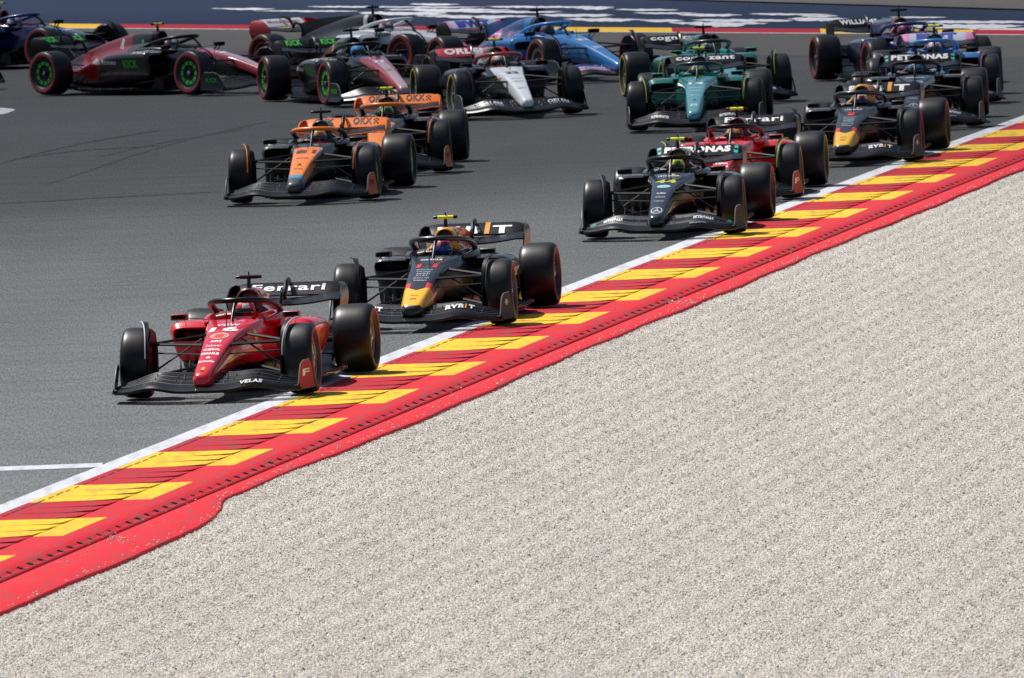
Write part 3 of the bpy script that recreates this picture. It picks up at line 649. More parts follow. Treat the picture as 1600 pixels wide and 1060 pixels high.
FWX = 1.22
def fwing(y, f, T=None):
    s = min(1, abs(y) / .965)
    xle = FWX - .40 * s ** 2.4; c = (.66 - .22 * s)
    zle = .118 + .045 * math.exp(-((s - .55) / .2) ** 2) + .015 * (1 - s)
    rise = .105 * (1 - s ** 2.4) + .03; rise *= 1 if s > .2 else (.9 + .1 * s / .2)
    return xle - c * f, zle + rise * f ** 1.25
EDGE_HI = mat('wing_edge_highlight', (.15, .16, .17), .5, .0)  # light grey strips: highlights along the wing edges, put in as colour
WGL = mat('carbon_gloss', (.004, .0045, .0055), .27, 0, 0, .25, 12, .28)
def make_front_wing(T, root):
    mb = MB(); NE = 4; cols = [WGL if c_ is CARBON else c_ for c_ in T.get('fw', [CARBON] * 4)]; ys = [-.958 + 1.916 * i / 60 for i in range(61)]
    for e in range(NE):
        f0 = e / NE + (.020 if e else 0); f1 = (e + 1) / NE - .012
        spans = [ys] if e == 0 else [[y for y in ys if y < -.125], [y for y in ys if y > .125]]
        for sp_ in spans:
            rings = []
            for y in sp_:
                top = []; bot = []
                for q in range(6):
                    f = f0 + (f1 - f0) * q / 5; x, z = fwing(y, f); z += .012 * (NE - 1 - e) * 0 + .010 * e * (1 - q / 5) * 0
                    th = (.011 if e else .022) * math.sin(math.pi * min(1, .16 + q / 5 * .86)) + .002
                    lift = .026 * (q / 5) ** 2.2 - .012; z += lift - .008 * e * 0
                    z += .010 * (q / 5) - .010 * (1 - q / 5) - .006 * e
                    top.append(Vector((x, y, z + th))); bot.append(Vector((x, y, z - th * (.5 if e else 1.1))))
                rings.append(top + bot[::-1])
            m = cols[e]
            ac = T.get('fw_tip')
            def mf(i, j, sp_=sp_, m=m, e=e):
                if ac and abs(sp_[i]) > ac[1] and abs(sp_[i]) < ac[2] and e >= ac[3]: return ac[0]
                return m
            mb.loft(rings, m, mf=mf)
            if e < 3 or True: mb.tube([r_[5] + Vector((-.001, 0, .001)) for r_ in rings], .0042, T.get('edge_highlight', EDGE_HI), 5)
        # slot-gap brackets
        if e:
            for s in (1, -1):
                for y in (.30, .52, .74):
                    x, z = fwing(y * s, f0); mb.box((x, y * s, z + .012), (.05, .006, .03), T.get('bracket', BARE), rot=Matrix.Rotation(R(-25), 3, 'Y'))
    for s in (1, -1):   # adjuster brackets by the nose
        for f in (.3, .62):
            x, z = fwing(.22, f); mb.box((x, .22 * s, z + .03), (.05, .012, .055), BARE, rot=Matrix.Rotation(R(-30), 3, 'Y'))
    for d in T.get('fw_text', []):
        txt, m, y0, w_, f0_, f1_ = d
        def fn(u, v, y0=y0, w_=w_, f0_=f0_, f1_=f1_):
            y = y0 + u * w_; f = (f0_ + f1_) / 2 + v * (f1_ - f0_); e = int(f * NE); q = (f * NE - e)
            x, z = fwing(y, f); return Vector((x + .002, y, z + .016 + .024 * q ** 2.2 + .02 * q - .006 * e))
        decal(mb, text_geo(txt, .03, .0, 1), fn, m)
    fwo = mb.build('front_wing', root)
    for s in (1, -1):
        mb = MB()
        out = [(.85, .10), (.70, .09), (.36, .09), (.335, .13), (.335, .33), (.39, .365), (.60, .365), (.70, .33), (.78, .24), (.835, .155)]
        def yf(x, z, s=s): return s * (1.008 - .13 * max(0, x - .36) ** 1.1 + .03 * math.exp(-((z - .09) / .03)) - .02 * max(0, (z - .15) / .2))
        # layered so the plate curves outward near its foot
        n = len(out); a = []; b_ = []; zc = sum(z for _, z in out) / n; xc = sum(x for x, _ in out) / n
        ringsA = []
        for q in (1, .66, .33): ringsA.append([(xc + (x - xc) * q, zc + (z - zc) * q) for x, z in out])
        for off, sg in ((-.005, 1), (.005, -1)):
            vs = []; fs = []
            for r_ in ringsA: vs += [Vector((x, yf(x, z) + off, z)) for x, z in r_]
            vs.append(Vector((xc, yf(xc, zc) + off, zc)))
            for q in range(2):
                for j in range(n): fs.append((q * n + j, q * n + (j + 1) % n, (q + 1) * n + (j + 1) % n, (q + 1) * n + j))
            for j in range(n): fs.append((2 * n + j, 2 * n + (j + 1) % n, 3 * n))
            mb.add(vs, fs, T.get('endplate', CARBON) if (off > 0) == (s > 0) else T.get('endplate_in', CARBON))
        mb.loft([[Vector((x, yf(x, z) - .005, z)) for x, z in out], [Vector((x, yf(x, z) + .005, z)) for x, z in out]], CARBON, cap=False)
        # foot plate and dive plane
        mb.tube([(.865, s * .93, .128), (.85, s * .962, .108), (.78, s * .98, .095), (.60, s * .985, .09), (.36, s * 1.01, .09)], [.010, .012, .014, .016, .018], WGL, 8, .6)
        mb.tube([(.875, s * .92, .13), (.86, s * .945, .135), (.838, yf(.84, .165), .165), (.783, yf(.78, .24), .243), (.70, yf(.70, .33), .334), (.60, yf(.6, .36), .368), (.39, yf(.39, .36), .368)], .006, EDGE_HI, 6)
        mb.blade((.62, s * .968, .20), (.44, s * .995, .27), .10, .008, T.get('dive', CARBON))
        if T.get('ep_text'):
            tx, m = T['ep_text']
            decal(mb, text_geo(tx, .03, 0, 0), lambda u, v, s=s: Vector((.57 - u * .24 * s, yf(.57 - u * .24 * s, .24) + s * .008, .25 + v * .07)), m)
        if T.get('ep_disc'):
            dm = T['ep_disc']
            for geo, m, off in ((disc_geo(), dm[0], .0062), (disc_geo(), dm[1], .0075), (text_geo('m', .04, 0, 0), dm[0], .009)):
                k = .085 if off < .007 else (.065 if off < .008 else .045)
                decal(mb, geo, lambda u, v, s=s, k=k, off=off: Vector((.56 - u * k * 1.4 * s, yf(.56 - u * k * 1.4 * s, .27) + s * off, .26 + v * k)), m)
                decal(mb, geo, lambda u, v, s=s, k=k, off=off: Vector((.355 + off * .4, s * (.935) + u * k * .5, .26 + v * k)), m) if 0 else None
        mb.build('endplate', fwo)

def rwing(y, f, kind):
    a = abs(y); k = max(0, a - .40) / .19
    if kind == 'flap':
        x = -4.02 - .20 * f; z = .80 + .13 * f ** .9 - .03 * k ** 2
    else:
        x = -3.72 - .28 * f; z = .715 + .065 * f ** 1.2 + .045 * min(1, a / .5) ** 2 - .0 * k
    return x, z
def make_rear_wing(T, root):
    mb = MB(); ys = [-.595 + 1.19 * i / 40 for i in range(41)]
    for kind in ('main', 'flap'):
        rings = []
        for y in ys:
            top = []; bot = []
            for q in range(7):
                f = q / 6; x, z = rwing(y, f, kind); th = .014 * math.sin(math.pi * min(1, .15 + f * .85)) + .002
                top.append(Vector((x, y, z + th))); bot.append(Vector((x, y, z - th)))
            rings.append(top + bot[::-1])
        fm = T.get('flap', CARBON); mm = T.get('main', CARBON); tip = T.get('flap_tip')
        mb.loft(rings, fm if kind == 'flap' else mm, mf=(lambda i, j: tip if abs(ys[i]) > .42 else fm) if (tip and kind == 'flap') else None)
        if kind == 'main' and T.get('main_edge'):
            mb.tube([Vector((rwing(y, .0, 'main')[0] + .004, y, rwing(y, 0, 'main')[1] + .002)) for y in ys], .010, T['main_edge'], 6)
    for d in T.get('rw_text', []):
        geo, m, y0, w_ = d[:4]; f0_, f1_ = (d[4], d[5]) if len(d) > 5 else (.16, .86)
        if isinstance(geo, str): geo = text_geo(geo, d[6] if len(d) > 6 else .03, 0, 1)
        def fn(u, v):
            y = y0 + u * w_; f = (f0_ + f1_) / 2 + v * (f1_ - f0_); x, z = rwing(y, f, 'flap')
            th = .014 * math.sin(math.pi * min(1, .15 + f * .85)) + .002
            return Vector((x + .006, y, z + th + .003))
        decal(mb, geo, fn, m)
    # drag-reduction actuator, swan necks, beam wing
    mb.tube([(-3.84, 0, .80), (-3.95, 0, .93), (-4.10, 0, .965), (-4.2, 0, .94)], [.02, .028, .026, .016], CARBON, 8)
    mb.tube([(-3.55, 0, .50), (-3.58, 0, .70), (-3.66, 0, .84), (-3.80, 0, .86), (-3.86, 0, .78)], [.022, .018, .016, .018, .02], T.get('pylon', CARBON), 8, 1.6)
    for e in range(2):
        mb.loft([[Vector((x, y, z + .03 * abs(y))) for x, z in ((-3.86 - .16 * e, .36 + .07 * e), (-3.93 - .16 * e, .395 + .07 * e), (-4.0 - .16 * e, .44 + .07 * e), (-3.94 - .16 * e, .38 + .07 * e))] for y in (-.48, -.24, 0, .24, .48)], CARBON)
    mb.box((-4.22, 0, .36), (.05, .09, .12), mat('rain_light', (.12, .0, .0), .4), bev=.01)
    rw = mb.build('rear_wing', root)
    for s in (1, -1):
        mb = MB()
        # swept surface: (z, y, x_front, x_back)
        ks = [(.925, .545, -4.03, -4.20), (.90, .585, -3.92, -4.24), (.83, .60, -3.80, -4.27), (.73, .598, -3.74, -4.28), (.64, .575, -3.80, -4.26), (.52, .535, -3.90, -4.22), (.38, .50, -3.92, -4.20), (.28, .48, -3.95, -4.18)]
        rings = [[Vector((xf, s * y + d_, z)) for xf, d_ in ((a, -.007), (.7 * a + .3 * b_, -.008), (b_, -.003), (b_, .003), (.7 * a + .3 * b_, .008), (a, .007))] for z, y, a, b_ in crs(ks, 22)]
        em = T.get('rw_end', CARBON); lo = T.get('rw_end_low', em)
        zs_ = [k_[0] for k_ in crs(ks, 22)]
        mb.loft(rings, em, mf=lambda i, j: lo if zs_[i] < .70 else em)
        mb.build('endplate', rw)

def make_floor(T, root):
    mb = MB()
    ks = [(-.86, .16, .0), (-.90, .42, .03), (-1.05, .60, .02), (-1.30, .72, .0), (-1.6, .765, .0), (-2.4, .765, .0), (-2.9, .74, .0), (-3.05, .66, .01), (-3.25, .58, .02), (-3.6, .56, .10), (-4.0, .55, .22), (-4.12, .55, .27)]
    rings = []
    for x, w_, dz in ks:
        zb = .045 + dz
        rings.append([Vector((x, -w_, zb + .05)), Vector((x, -w_ * .97, zb)), Vector((x, 0, zb)), Vector((x, w_ * .97, zb)), Vector((x, w_, zb + .05)), Vector((x, w_ * .93, zb + .055)), Vector((x, 0, zb + .09)), Vector((x, -w_ * .93, zb + .055))])
    mb.loft(rings, CARBON)
    for s in (1, -1):
        for q, y in enumerate((.30, .40, .50, .60)):   # inlet fences
            mb.plate([(-.82 - .06 * q, .07), (-.80 - .07 * q, .22), (-.92 - .08 * q, .31), (-1.15, .30), (-1.3, .08)], lambda x, z, y=y, s=s: s * (y + .10 * (-x - .9)), .010, CARBON)
        # edge wing with its little brackets
        mb.loft([[Vector((x, s * (y + d_), z + e_)) for d_, e_ in ((-.03, 0), (.03, .012), (.03, .02), (-.03, .01))] for x, y, z in ((-1.5, .80, .10), (-1.9, .82, .085), (-2.5, .80, .08), (-2.95, .75, .09))], T.get('floor_edge', CARBON))
        for x in (-1.6, -1.85, -2.1, -2.35, -2.6, -2.85): mb.box((x, s * .785, .10), (.015, .06, .035), BARE)
        mb.plate([(-3.4, .08), (-3.5, .34), (-4.1, .42), (-4.14, .15)], lambda x, z, s=s: s * .555, .012, CARBON)
    mb.build('floor', root)

_wm = {}
def wheel_meshes(front, T):
    key = (front, T['name'])
    if key in _wm: return _wm[key]
    hw = .1525 if front else .2025; mb = MB(); sm_ = T['stripe']
    prof = [(.236, hw * .80), (.262, hw * .93), (.285, hw * .985), (.288, hw * .988), (.306, hw * .992), (.309, hw * .99), (.326, hw * .955), (.342, hw * .88), (.352, hw * .76), (.3575, hw * .55), (.36, hw * .25), (.36, 0)]
    full = prof + [(r, -y) for r, y in reversed(prof[:-1])]
    def mf(i, j, n=len(full)):
        k = i if i < 11 else n - 2 - i
        if k == 3: return sm_
        if k < 6: return RUBBER_SIDE
        return TREAD
    mb.revolve(full, TREAD, 72, mf=mf)
    # thin moulded lettering round the outer wall
    lt = T.get('wall_text', sm_)
    for a0 in (35, 215):
        for q, ch in enumerate('PIRELLI'):
            geo = text_geo(ch, .05, 0, 0); an = R(a0 + q * 10)
            def fn(u, v, an=an, q=q):
                rr = .2735 + v * .020; aa = an + u * .032 / .27 * (.5 if q in (1, 6) else 1)
                return Vector((rr * math.cos(aa), hw * .965 + .004, rr * math.sin(aa)))
            decal(mb, geo, fn, lt)
    tyre = mb.mesh('tyre', 35)
    mb = MB(); bands = T['rim']   # list of (r, y/hw, mat) from outside in
    pr = [(.237, .80, CARBON)] + bands; mats_ = [b[2] for b in bands]
    ns = 40; sp = T.get('spokes')
    def mf2(i, j):
        if i >= len(mats_): return CARBON_D
        if sp and i == sp[0]: return sp[1] if (j % 4) == 0 else mats_[i]
        return mats_[i]
    profile = [(r, hw * f) for r, f, _ in pr] + [(.0005, hw * bands[-1][1] + .01)]
    mb.revolve(profile, CARBON, ns, mf=mf2)
    # barrel and brake drum behind
    mb.revolve([(.237, hw * .80), (.232, hw * .3), (.23, -hw * .5), (.237, -hw * .82)], CARBON, 40)
    mb.revolve([(.237, -hw * .82), (.215, -hw * .80), (.20, -hw * .95), (.16, -hw * 1.05), (.0005, -hw * 1.05)], CARBON, 32)
    mb.revolve([(.035, hw * .62), (.035, hw * .80), (.025, hw * .84), (.0005, hw * .84)], T.get('nut', BARE), 12)
    rim = mb.mesh('rim', 35)
    _wm[key] = (rim, tyre); return _wm[key]
def make_wheels(T, root, steer, spin=0):
    for front in (True, False):
        for s in (1, -1):
            rim, tyre = wheel_meshes(front, T); y = .8475 if front else .7975; x = FR_X if front else RR_X
            w_ = bpy.data.objects.new('wheel', rim); COL.objects.link(w_); w_.parent = root; w_.location = (x, s * y, RW)
            w_.rotation_mode = 'XYZ'
            base = Matrix.Rotation(0 if s > 0 else math.pi, 4, 'Z'); st = Matrix.Rotation(R(steer) if front else 0, 4, 'Z'); cam_ = Matrix.Rotation(R((-2.5 if front else -1.2) * -s), 4, 'X')
            sp = Matrix.Rotation(rnd.uniform(0, 6.28), 4, 'Y')
            w_.rotation_euler = (st @ cam_ @ base @ sp).to_euler()
            t_ = bpy.data.objects.new('tyre', tyre); COL.objects.link(t_); t_.parent = w_
ARM = mat('arm_black', (.005, .005, .006), .55, 0, 0, .1, 10, .15)
def make_suspension(T, root):
    for s in (1, -1):
        mb = MB(); m = T.get('arm', ARM)
        mb.blade((.16, s * .15, .53), (.02, s * .70, .545), .085, .030, m); mb.blade((-.42, s * .22, .60), (-.03, s * .70, .545), .075, .028, m)
        mb.blade((.20, s * .14, .27), (.02, s * .70, .215), .085, .030, m); mb.blade((-.45, s * .22, .30), (-.03, s * .70, .215), .075, .030, m)
        mb.blade((-.10, s * .20, .58), (-.01, s * .68, .27), .05, .022, m); mb.blade((.24, s * .16, .44), (.10, s * .70, .46), .05, .016, m)
        mb.box((0, s * .70, .37), (.16, .10, .36), CARBON_D, bev=.03)
        mb.build('suspension', root)
        mb = MB()
        mb.blade((-3.2, s * .16, .44), (-3.52, s * .62, .50), .08, .02, CARBON); mb.blade((-3.85, s * .14, .42), (-3.58, s * .62, .50), .07, .02, CARBON)
        mb.blade((-3.2, s * .16, .22), (-3.52, s * .62, .22), .09, .02, CARBON); mb.blade((-3.85, s * .14, .22), (-3.58, s * .62, .22), .08, .02, CARBON)
        mb.tube([(-3.55, s * .12, .34), (-3.55, s * .62, .36)], .03, CARBON_D, 8); mb.box((-3.55, s * .60, .36), (.18, .10, .38), CARBON_D, bev=.03)
        mb.build('suspension', root)
        # winglet arching over the inner shoulder of the front tyre
        mb = MB(); n = 18; a_ = []; edge = T.get('winglet', CARBON)
        rings = []; er = []
        for i in range(n + 1):
            a = R(8 + 92 * i / n); rr = .375 + .022 * (i / n); up = (i / n)
            yo = .705 + .125 * up ** 2.4; yi = yo - (.022 + .05 * up ** 1.5)
            c = Vector((FR_X + rr * math.cos(a), 0, RW + rr * math.sin(a)))
            rings.append([c + Vector((0, s * yi, .012 * up)), c + Vector((0, s * yo, .02 * up)), c + Vector((.008 * math.cos(a), s * yo, .02 * up + .008)), c + Vector((.008 * math.cos(a), s * yi, .012 * up + .008))])
            er.append(c + Vector((.008 * math.cos(a), s * (yo + .002), .02 * up + .006)))
        mb.loft(rings, CARBON); mb.tube(er, .007 if edge is not CARBON else .005, edge, 6)
        mb.plate([(.33, .42), (.36, .20), (.20, .12), (.0, .14), (-.16, .2), (-.2, .5), (-.1, .66), (.1, .70), (.26, .6)], lambda x, z, s=s: s * .685, .012, CARBON)
        mb.build('wheel_winglet', root)

def skin_object(name, verts, edges, radii, m, sub=1):
    me = bpy.data.meshes.new(name); me.from_pydata(verts, edges, []); o = bpy.data.objects.new(name, me); COL.objects.link(o)
    md = o.modifiers.new('s', 'SKIN'); me.skin_vertices[0].data.foreach_get
    for i, r_ in enumerate(radii): me.skin_vertices[0].data[i].radius = (r_, r_)
    me.skin_vertices[0].data[0].use_root = True
    o.modifiers.new('u', 'SUBSURF').levels = sub
    dg = bpy.context.evaluated_depsgraph_get(); dg.update(); nm = bpy.data.meshes.new_from_object(o.evaluated_get(dg)); bpy.data.objects.remove(o)
    nm.materials.clear(); nm.materials.append(m); nm.polygons.foreach_set('use_smooth', [True] * len(nm.polygons)); return nm
_pm = {}
def driver_mesh(suit, gl):
    if suit.name in _pm: return _pm[suit.name]
    # seated: pelvis low in the tub, legs stretched forward, hands on the wheel (metres, car space)
    V = [(-1.62, 0, .25), (-1.60, 0, .40), (-1.56, 0, .55), (-1.53, 0, .64), (-1.50, 0, .70)]; r_ = [.14, .14, .15, .12, .06]; E_ = [(0, 1), (1, 2), (2, 3), (3, 4)]
    for s in (1, -1):
        b = len(V); V += [(-1.54, s * .16, .62), (-1.42, s * .22, .50), (-1.22, s * .19, .55), (-1.10, s * .135, .63), (-1.065, s * .13, .66)]; r_ += [.075, .055, .045, .034, .036]
        E_ += [(3, b), (b, b + 1), (b + 1, b + 2), (b + 2, b + 3), (b + 3, b + 4)]
        h = b + 4
        for q, (dz, dy, ln) in enumerate(((.030, .010, .046), (.010, .014, .05), (-.010, .014, .048), (-.030, .010, .040))):   # four fingers curled round the rim
            c = len(V); V += [(-1.045, s * (.13 + dy), .66 + dz), (-1.02, s * (.155), .662 + dz), (-1.005, s * .135, .662 + dz)]; r_ += [.009, .009, .008]; E_ += [(h, c), (c, c + 1), (c + 1, c + 2)]
        c = len(V); V += [(-1.055, s * .105, .69), (-1.03, s * .10, .705)]; r_ += [.010, .009]; E_ += [(h, c), (c, c + 1)]
        b = len(V); V += [(-1.40, s * .10, .30), (-.95, s * .10, .44), (-.50, s * .09, .36), (-.40, s * .09, .42)]; r_ += [.09, .065, .045, .04]; E_ += [(0, b), (b, b + 1), (b + 1, b + 2), (b + 2, b + 3)]
    _pm[suit.name] = skin_object('person', V, E_, r_, suit, 1); return _pm[suit.name]
def make_driver(T, root, hel, desc, label):
    o = bpy.data.objects.new('person', driver_mesh(T.get('suit', CARBON), CARBON)); COL.objects.link(o)
    o.matrix_world = root.matrix_world.copy(); o.location = root.location; o.rotation_euler = root.rotation_euler
    o['label'] = label; o['category'] = 'racing driver'; o['group'] = 'drivers sitting in the racing cars'
    mb = MB(); n = 24; rings = []; cols_, visor = hel
    for i in range(1, 15):
        th = math.pi * i / 15; z = math.cos(th); r0 = math.sin(th); low = max(0, -z)
        rings.append([Vector((.135 * r0 * math.cos(a) * (1.0 + .10 * low * (math.cos(a) > 0)) , .118 * r0 * math.sin(a) * (1 - .12 * low), .135 * z)) for a in [2 * math.pi * j / n for j in range(n)]])
    def mf(i, j):
        a = 360 * (j + .5) / n; a = a if a < 180 else 360 - a
        if 5 <= i <= 7 and a < 66: return visor
        if i < 3: return cols_[0]
        if i < 5: return cols_[1] if (j // 3) % 2 == 0 else cols_[0]
        if i < 8: return cols_[2 % len(cols_)]
        return cols_[1] if a < 60 else cols_[-1]
    mb.loft(rings, cols_[0], mf=mf)
    h = mb.build('helmet', o, smooth=60, loc=(-1.46, 0, .775))
    mb = MB(); ring = []
    for i, zz in enumerate((.028, .016, -.02, -.034)):
        k = .1385 if i in (1, 2) else .131
        ring.append([Vector((k * math.cos(a), k * .875 * math.sin(a), zz)) for a in [R(-66 + 132 * j / 12) for j in range(13)]])
    mb.loft(ring, visor, closed=False, cap=False); mb.build('visor', h, smooth=60)

GROUP = 'single-seater racing cars rounding the bend in a pack'
CARS_DONE = []
def car(T, px, py, heading, steer, label, dlabel, hel, tcam=None, anchor=(0, 0), roll=0):
    """anchor: which contact point (x, y in car space) stands at photo pixel (px, py); heading = degrees the nose points left of the line to the camera"""
    T = dict(T); T['tcam'] = tcam or T.get('tcam', CARBON)
    p = at(px, py); ang = R(-90 - heading); c, s = math.cos(ang), math.sin(ang)
    loc = Vector((p.x - (c * anchor[0] - s * anchor[1]), p.y - (s * anchor[0] + c * anchor[1]), .012))
    root = empty('racing_car', loc, ang, label, 'racing car', GROUP)
    root.rotation_euler = (R(roll), 0, ang)
    make_body(T, root); make_halo(T, root); make_front_wing(T, root); make_rear_wing(T, root); make_floor(T, root); make_wheels(T, root, steer); make_suspension(T, root)
    make_driver(T, root, hel, '', dlabel)
    return root
FL, FRT, RL, RRT = (0, .8475), (0, -.8475), (RR_X, .7975), (RR_X, -.7975)

# ------------------------------------------------------------------ team colours
C = lambda s, r=.35, coat=.5: mat('paint_%s_%d' % (s, r * 100), hx(s), r, 0, coat)
red = hx('c8102a'); yel = hx('f7c51e'); S_RED = C('cc2430', .6, 0); S_YEL = C('d8be2e', .6, 0)
LIME = C('a8c52a'); BLK = CARBON
nose_white = WHITE
def lines(x0, x1, n, w_, m, txts=('DATA', 'NORTH', 'OIL', 'CREDIT', 'TOOLS', 'HOUSE', 'WATCH')):
    return []
FERRARI = dict(name='ferrari', paint=livery('livery_red', hx('da1228'), [(hx('0c0c0e'), [(0, 0, -1, -.30), (-1, 0, 0, .5)]), (hx('0c0c0e'), [(-1, 0, 0, 1.66), (1, 0, 0, -1.86), (0, -1, 0, -.11), (0, 0, 1, .80), (0, 0, -1, -.965)])], .25, .8),
    stripe=S_RED, rim=[(.225, .74, BLK), (.20, .70, C('7d1a1c')), (.16, .66, BLK), (.125, .64, C('c9c832')), (.05, .62, C('b7bd36'))], flap=BLK, endplate=C('b01a26', .62, 0), endplate_in=BLK, rw_end=BLK, rw_end_low=C('c2521d'),
    rw_text=[('Ferrari', WHITE, .0, .78, .22, .74, .02)], winglet=C('c9ccd0'), halo=BLK, pad=C('b01024'), mirror=C('9c1522'), mirror_stalk=C('b01024'), suit=C('b81326', .8, 0), air=C('55121c'), fin=None, padtext='Ray',
    fw_text=[('VELAS', WHITE, .50, .22, .05, .17)], ep_text=('F', WHITE), floor_edge=C('b01024'))
def ferrari_decals(num): return [('nose', num, WHITE, (-.30, .30, .20), .035), ('nose', 'VGW', WHITE, (-.52, .24, .10), .03), ('nose', disc_geo(), WHITE, (-.005, .185, .235)), ('nose', disc_geo(), C('d8401f'), (-.005, .165, .205)),
    ('nose', shape_geo([(-.36, -.42), (.36, -.42), (.5, .0), (.36, .32), (0, .5), (-.36, .32), (-.5, 0)]), C('f2bd1c'), (-.005, .135, .15)), ('nose', 'AWS', WHITE, (.20, .115, .08), .03), ('nose', 'Palantir', WHITE, (.335, .16, .05), .02),
    ('nose', 'CEVA', WHITE, (.45, .17, .06), .06), ('nose', 'MAHLE', WHITE, (.56, .18, .06), .06), ('nose', 'Santander', WHITE, (.78, .17, .06), .03), ('nose', disc_geo(8), WHITE, (.68, .045, .06)), ('nose', rect_geo(1), C('f2bd1c'), (.985, .032, .07)),
    ('nose', rect_geo(1), BLACKL, (1.05, .035, .015)), ('side', shape_geo([(-.5, .5), (.5, .5), (.5, -.1), (0, -.5), (-.5, -.1)]), C('f2bd1c'), (1, -.62, .56, .075, .14)), ('side', 'RICHARD MILLE', WHITE, (1, -.35, .52, .28, .04), .02),
    ('side', shape_geo([(-.5, .5), (.5, .5), (.5, -.1), (0, -.5), (-.5, -.1)]), C('f2bd1c'), (-1, -.62, .56, .075, .14))]
FERRARI['decals'] = ferrari_decals('16')
FERRARI2 = dict(FERRARI); FERRARI2['decals'] = ferrari_decals('55'); FERRARI2['winglet'] = LIME; FERRARI2['name'] = 'ferrari2'; FERRARI2['stripe'] = S_YEL; FERRARI2['tcam'] = YEL_FLUO
navy = hx('0c101d')
RBP = livery('livery_navy', navy, [(hx('d8281e'), [(1, 0, 0, .42), (-1, 0, 0, -.78), (0, 1, .0, .085)]), (hx('f4b61c'), [(1, .9, 0, .66)]), (hx('17171b'), [(1, 0, 0, 1.05), (0, 0, -1, -.29)]),
    (hx('d4241d'), [(-1, 0, 0, 1.9), (0, 0, 1, .70), (-.35, 0, 1, 1.32)]), (hx('101014'), [(0, 0, -1, -.26)])], .35, .5)
RB = dict(name='rb', nose_w=1.25, paint=RBP, stripe=S_RED, rim=[(.225, .74, BLK), (.19, .68, BLK), (.15, .62, BARE), (.12, .60, BLK), (.05, .58, BLK)], air=C('f0a81c'), flap=BLK, winglet=BLK, halo=C('14161f'), pad=C('1a2340'), endplate=C('0e1014', .62, 0),
    rw_end=BLK, rw_end_low=C('b8501f'), mirror=C('15171c'), suit=C('1a2240', .8, 0), fin=C('c8231f'), ep_disc=(C('c9ccd0'), C('7a2430')), fw=[BLK, BLK, BLK, C('16181e')],
    rw_text=[('BY', WHITE, -.30, .26, .03, .62, .05), ('B', WHITE, -.02, .17, .03, .62, .05), (grid_geo(2, 8), C('ef9a1d'), .14, .055, .02, .98), ('T', WHITE, .31, .22, .03, .62, .05)],
    fw_text=[('BYB', WHITE, .44, .20, .53, .70), ('T', WHITE, .62, .06, .53, .70), (' I', C('ef9a1d'), .56, .015, .53, .70), ('BYBIT', WHITE, -.5, .28, .53, .70)], padtext='8', inlet=(.30, .72, .56, .66))
RB['fw_tip'] = (C('b02430'), .35, .62, 9)
def rb_decals(num): return [('nose', num, C('e0251f'), (-.26, .23 if len(num) > 1 else .09, .20), .02), ('nose', 'ORACLE', WHITE, (-.60, .24, .07), .03)] + [('nose', t_, C('b9c2cc'), (x, w_, .045), .02) for t_, x, w_ in (('Mobil Pure', -.06, .18), ('TAG Heuer', .02, .17), ('zoom', .11, .15), ('AT&T', .19, .14), ('Armor All', .27, .17), ('Walmart', .35, .15))] + [('nose', 'ORACLE', C('7a4a10'), (.82, .09, .03), .02), ('nose', rect_geo(1), C('7a4a10'), (.93, .07, .02)),
    ('side', 'ORACLE', WHITE, (-1, -2.1, .48, .6, .12), .04), ('side', 'ORACLE', WHITE, (1, -2.1, .48, .6, .12), .04)]
RB11 = dict(RB, decals=rb_decals('11')); RB1 = dict(RB, decals=rb_decals('1'))
ORG = hx('ff8a26')
MCP = livery('livery_orange', hx('15171a'), [(ORG, [(-.31, 0, 1, .0), (.29, 0, 1, .535), (0, -1, 0, -.20)]), (ORG, [(1, 0, 0, .05), (-.0, 0, 1, .24), (.30, 0, 1, .50)]), (hx('4a9fc4'), [(1, 0, 0, .80)]), (hx('44474a'), [(1, 0, 0, .92)]), (hx('3f8fc0'), [(0, 1, 0, .16), (.29, 0, 1, .545), (-1, 0, 0, .05), (1, 0, 0, -.60)]),
    (ORG, [(-1, 0, 0, 2.6), (0, 0, 1, .42)])], .35, .5)
MC = dict(name='mc', paint=MCP, stripe=C('8a8f3a', .6, 0), rim=[(.225, .76, BLK), (.205, .70, C('b5c435')), (.19, .66, BLK), (.12, .60, C('2a5c48')), (.05, .58, BLK)], flap=C('ff8420'), main=BLK, main_edge=C('ff8420'), air=C('17181b'), halo=BLK, halo_front=C('ff8420'), halo_wide=1,
    pad=C('23252a'), winglet=C('ff8420'), endplate=C('d9652a', .62, 0), dive=C('4a9fc4'), rw_end=C('ff8420'), rw_end_low=C('e08a5a'), mirror=BLK, suit=C('d96a1e', .8, 0), fin=None, tcam=CARBON, inlet=(.32, .70, .53, .65), endplate_in=BLK, ep_text=('OKX', BLACKL),
    rw_text=[('OKX', BLACKL, -.29, .26, .2, .92, .03), ('OKX', BLACKL, .24, .26, .2, .92, .03)] + [(rect_geo(1), BLACKL, .40 + .025 * (q % 3), .022, .25 + .2 * (q // 3) + (.1 if q % 2 else 0), .34 + .2 * (q // 3) + (.1 if q % 2 else 0)) for q in range(9)])
MC81 = dict(MC, decals=[('nose', '81', C('5a2a10'), (-.22, .27, .20), .03), ('nose', 'Google', C('6a3410'), (.15, .16, .07), .02), ('nose', 'A', BLACKL, (.42, .07, .08), .05), ('nose', 'chrome', C('6a3410'), (.58, .13, .05), .02)])
MC4 = dict(MC, decals=[('nose', '4', C('5a2a10'), (-.22, .14, .20), .03), ('nose', 'Google', C('6a3410'), (.15, .16, .07), .02)], tcam=YEL_FLUO)
TEAL = C('1fb5a8')
MEP = livery('livery_black', hx('0f1216'), [(hx('1a2028'), [(1, 0, 0, .1), (0, 0, 1, .2), (0, -1, 0, -.10)])], .25, .8)
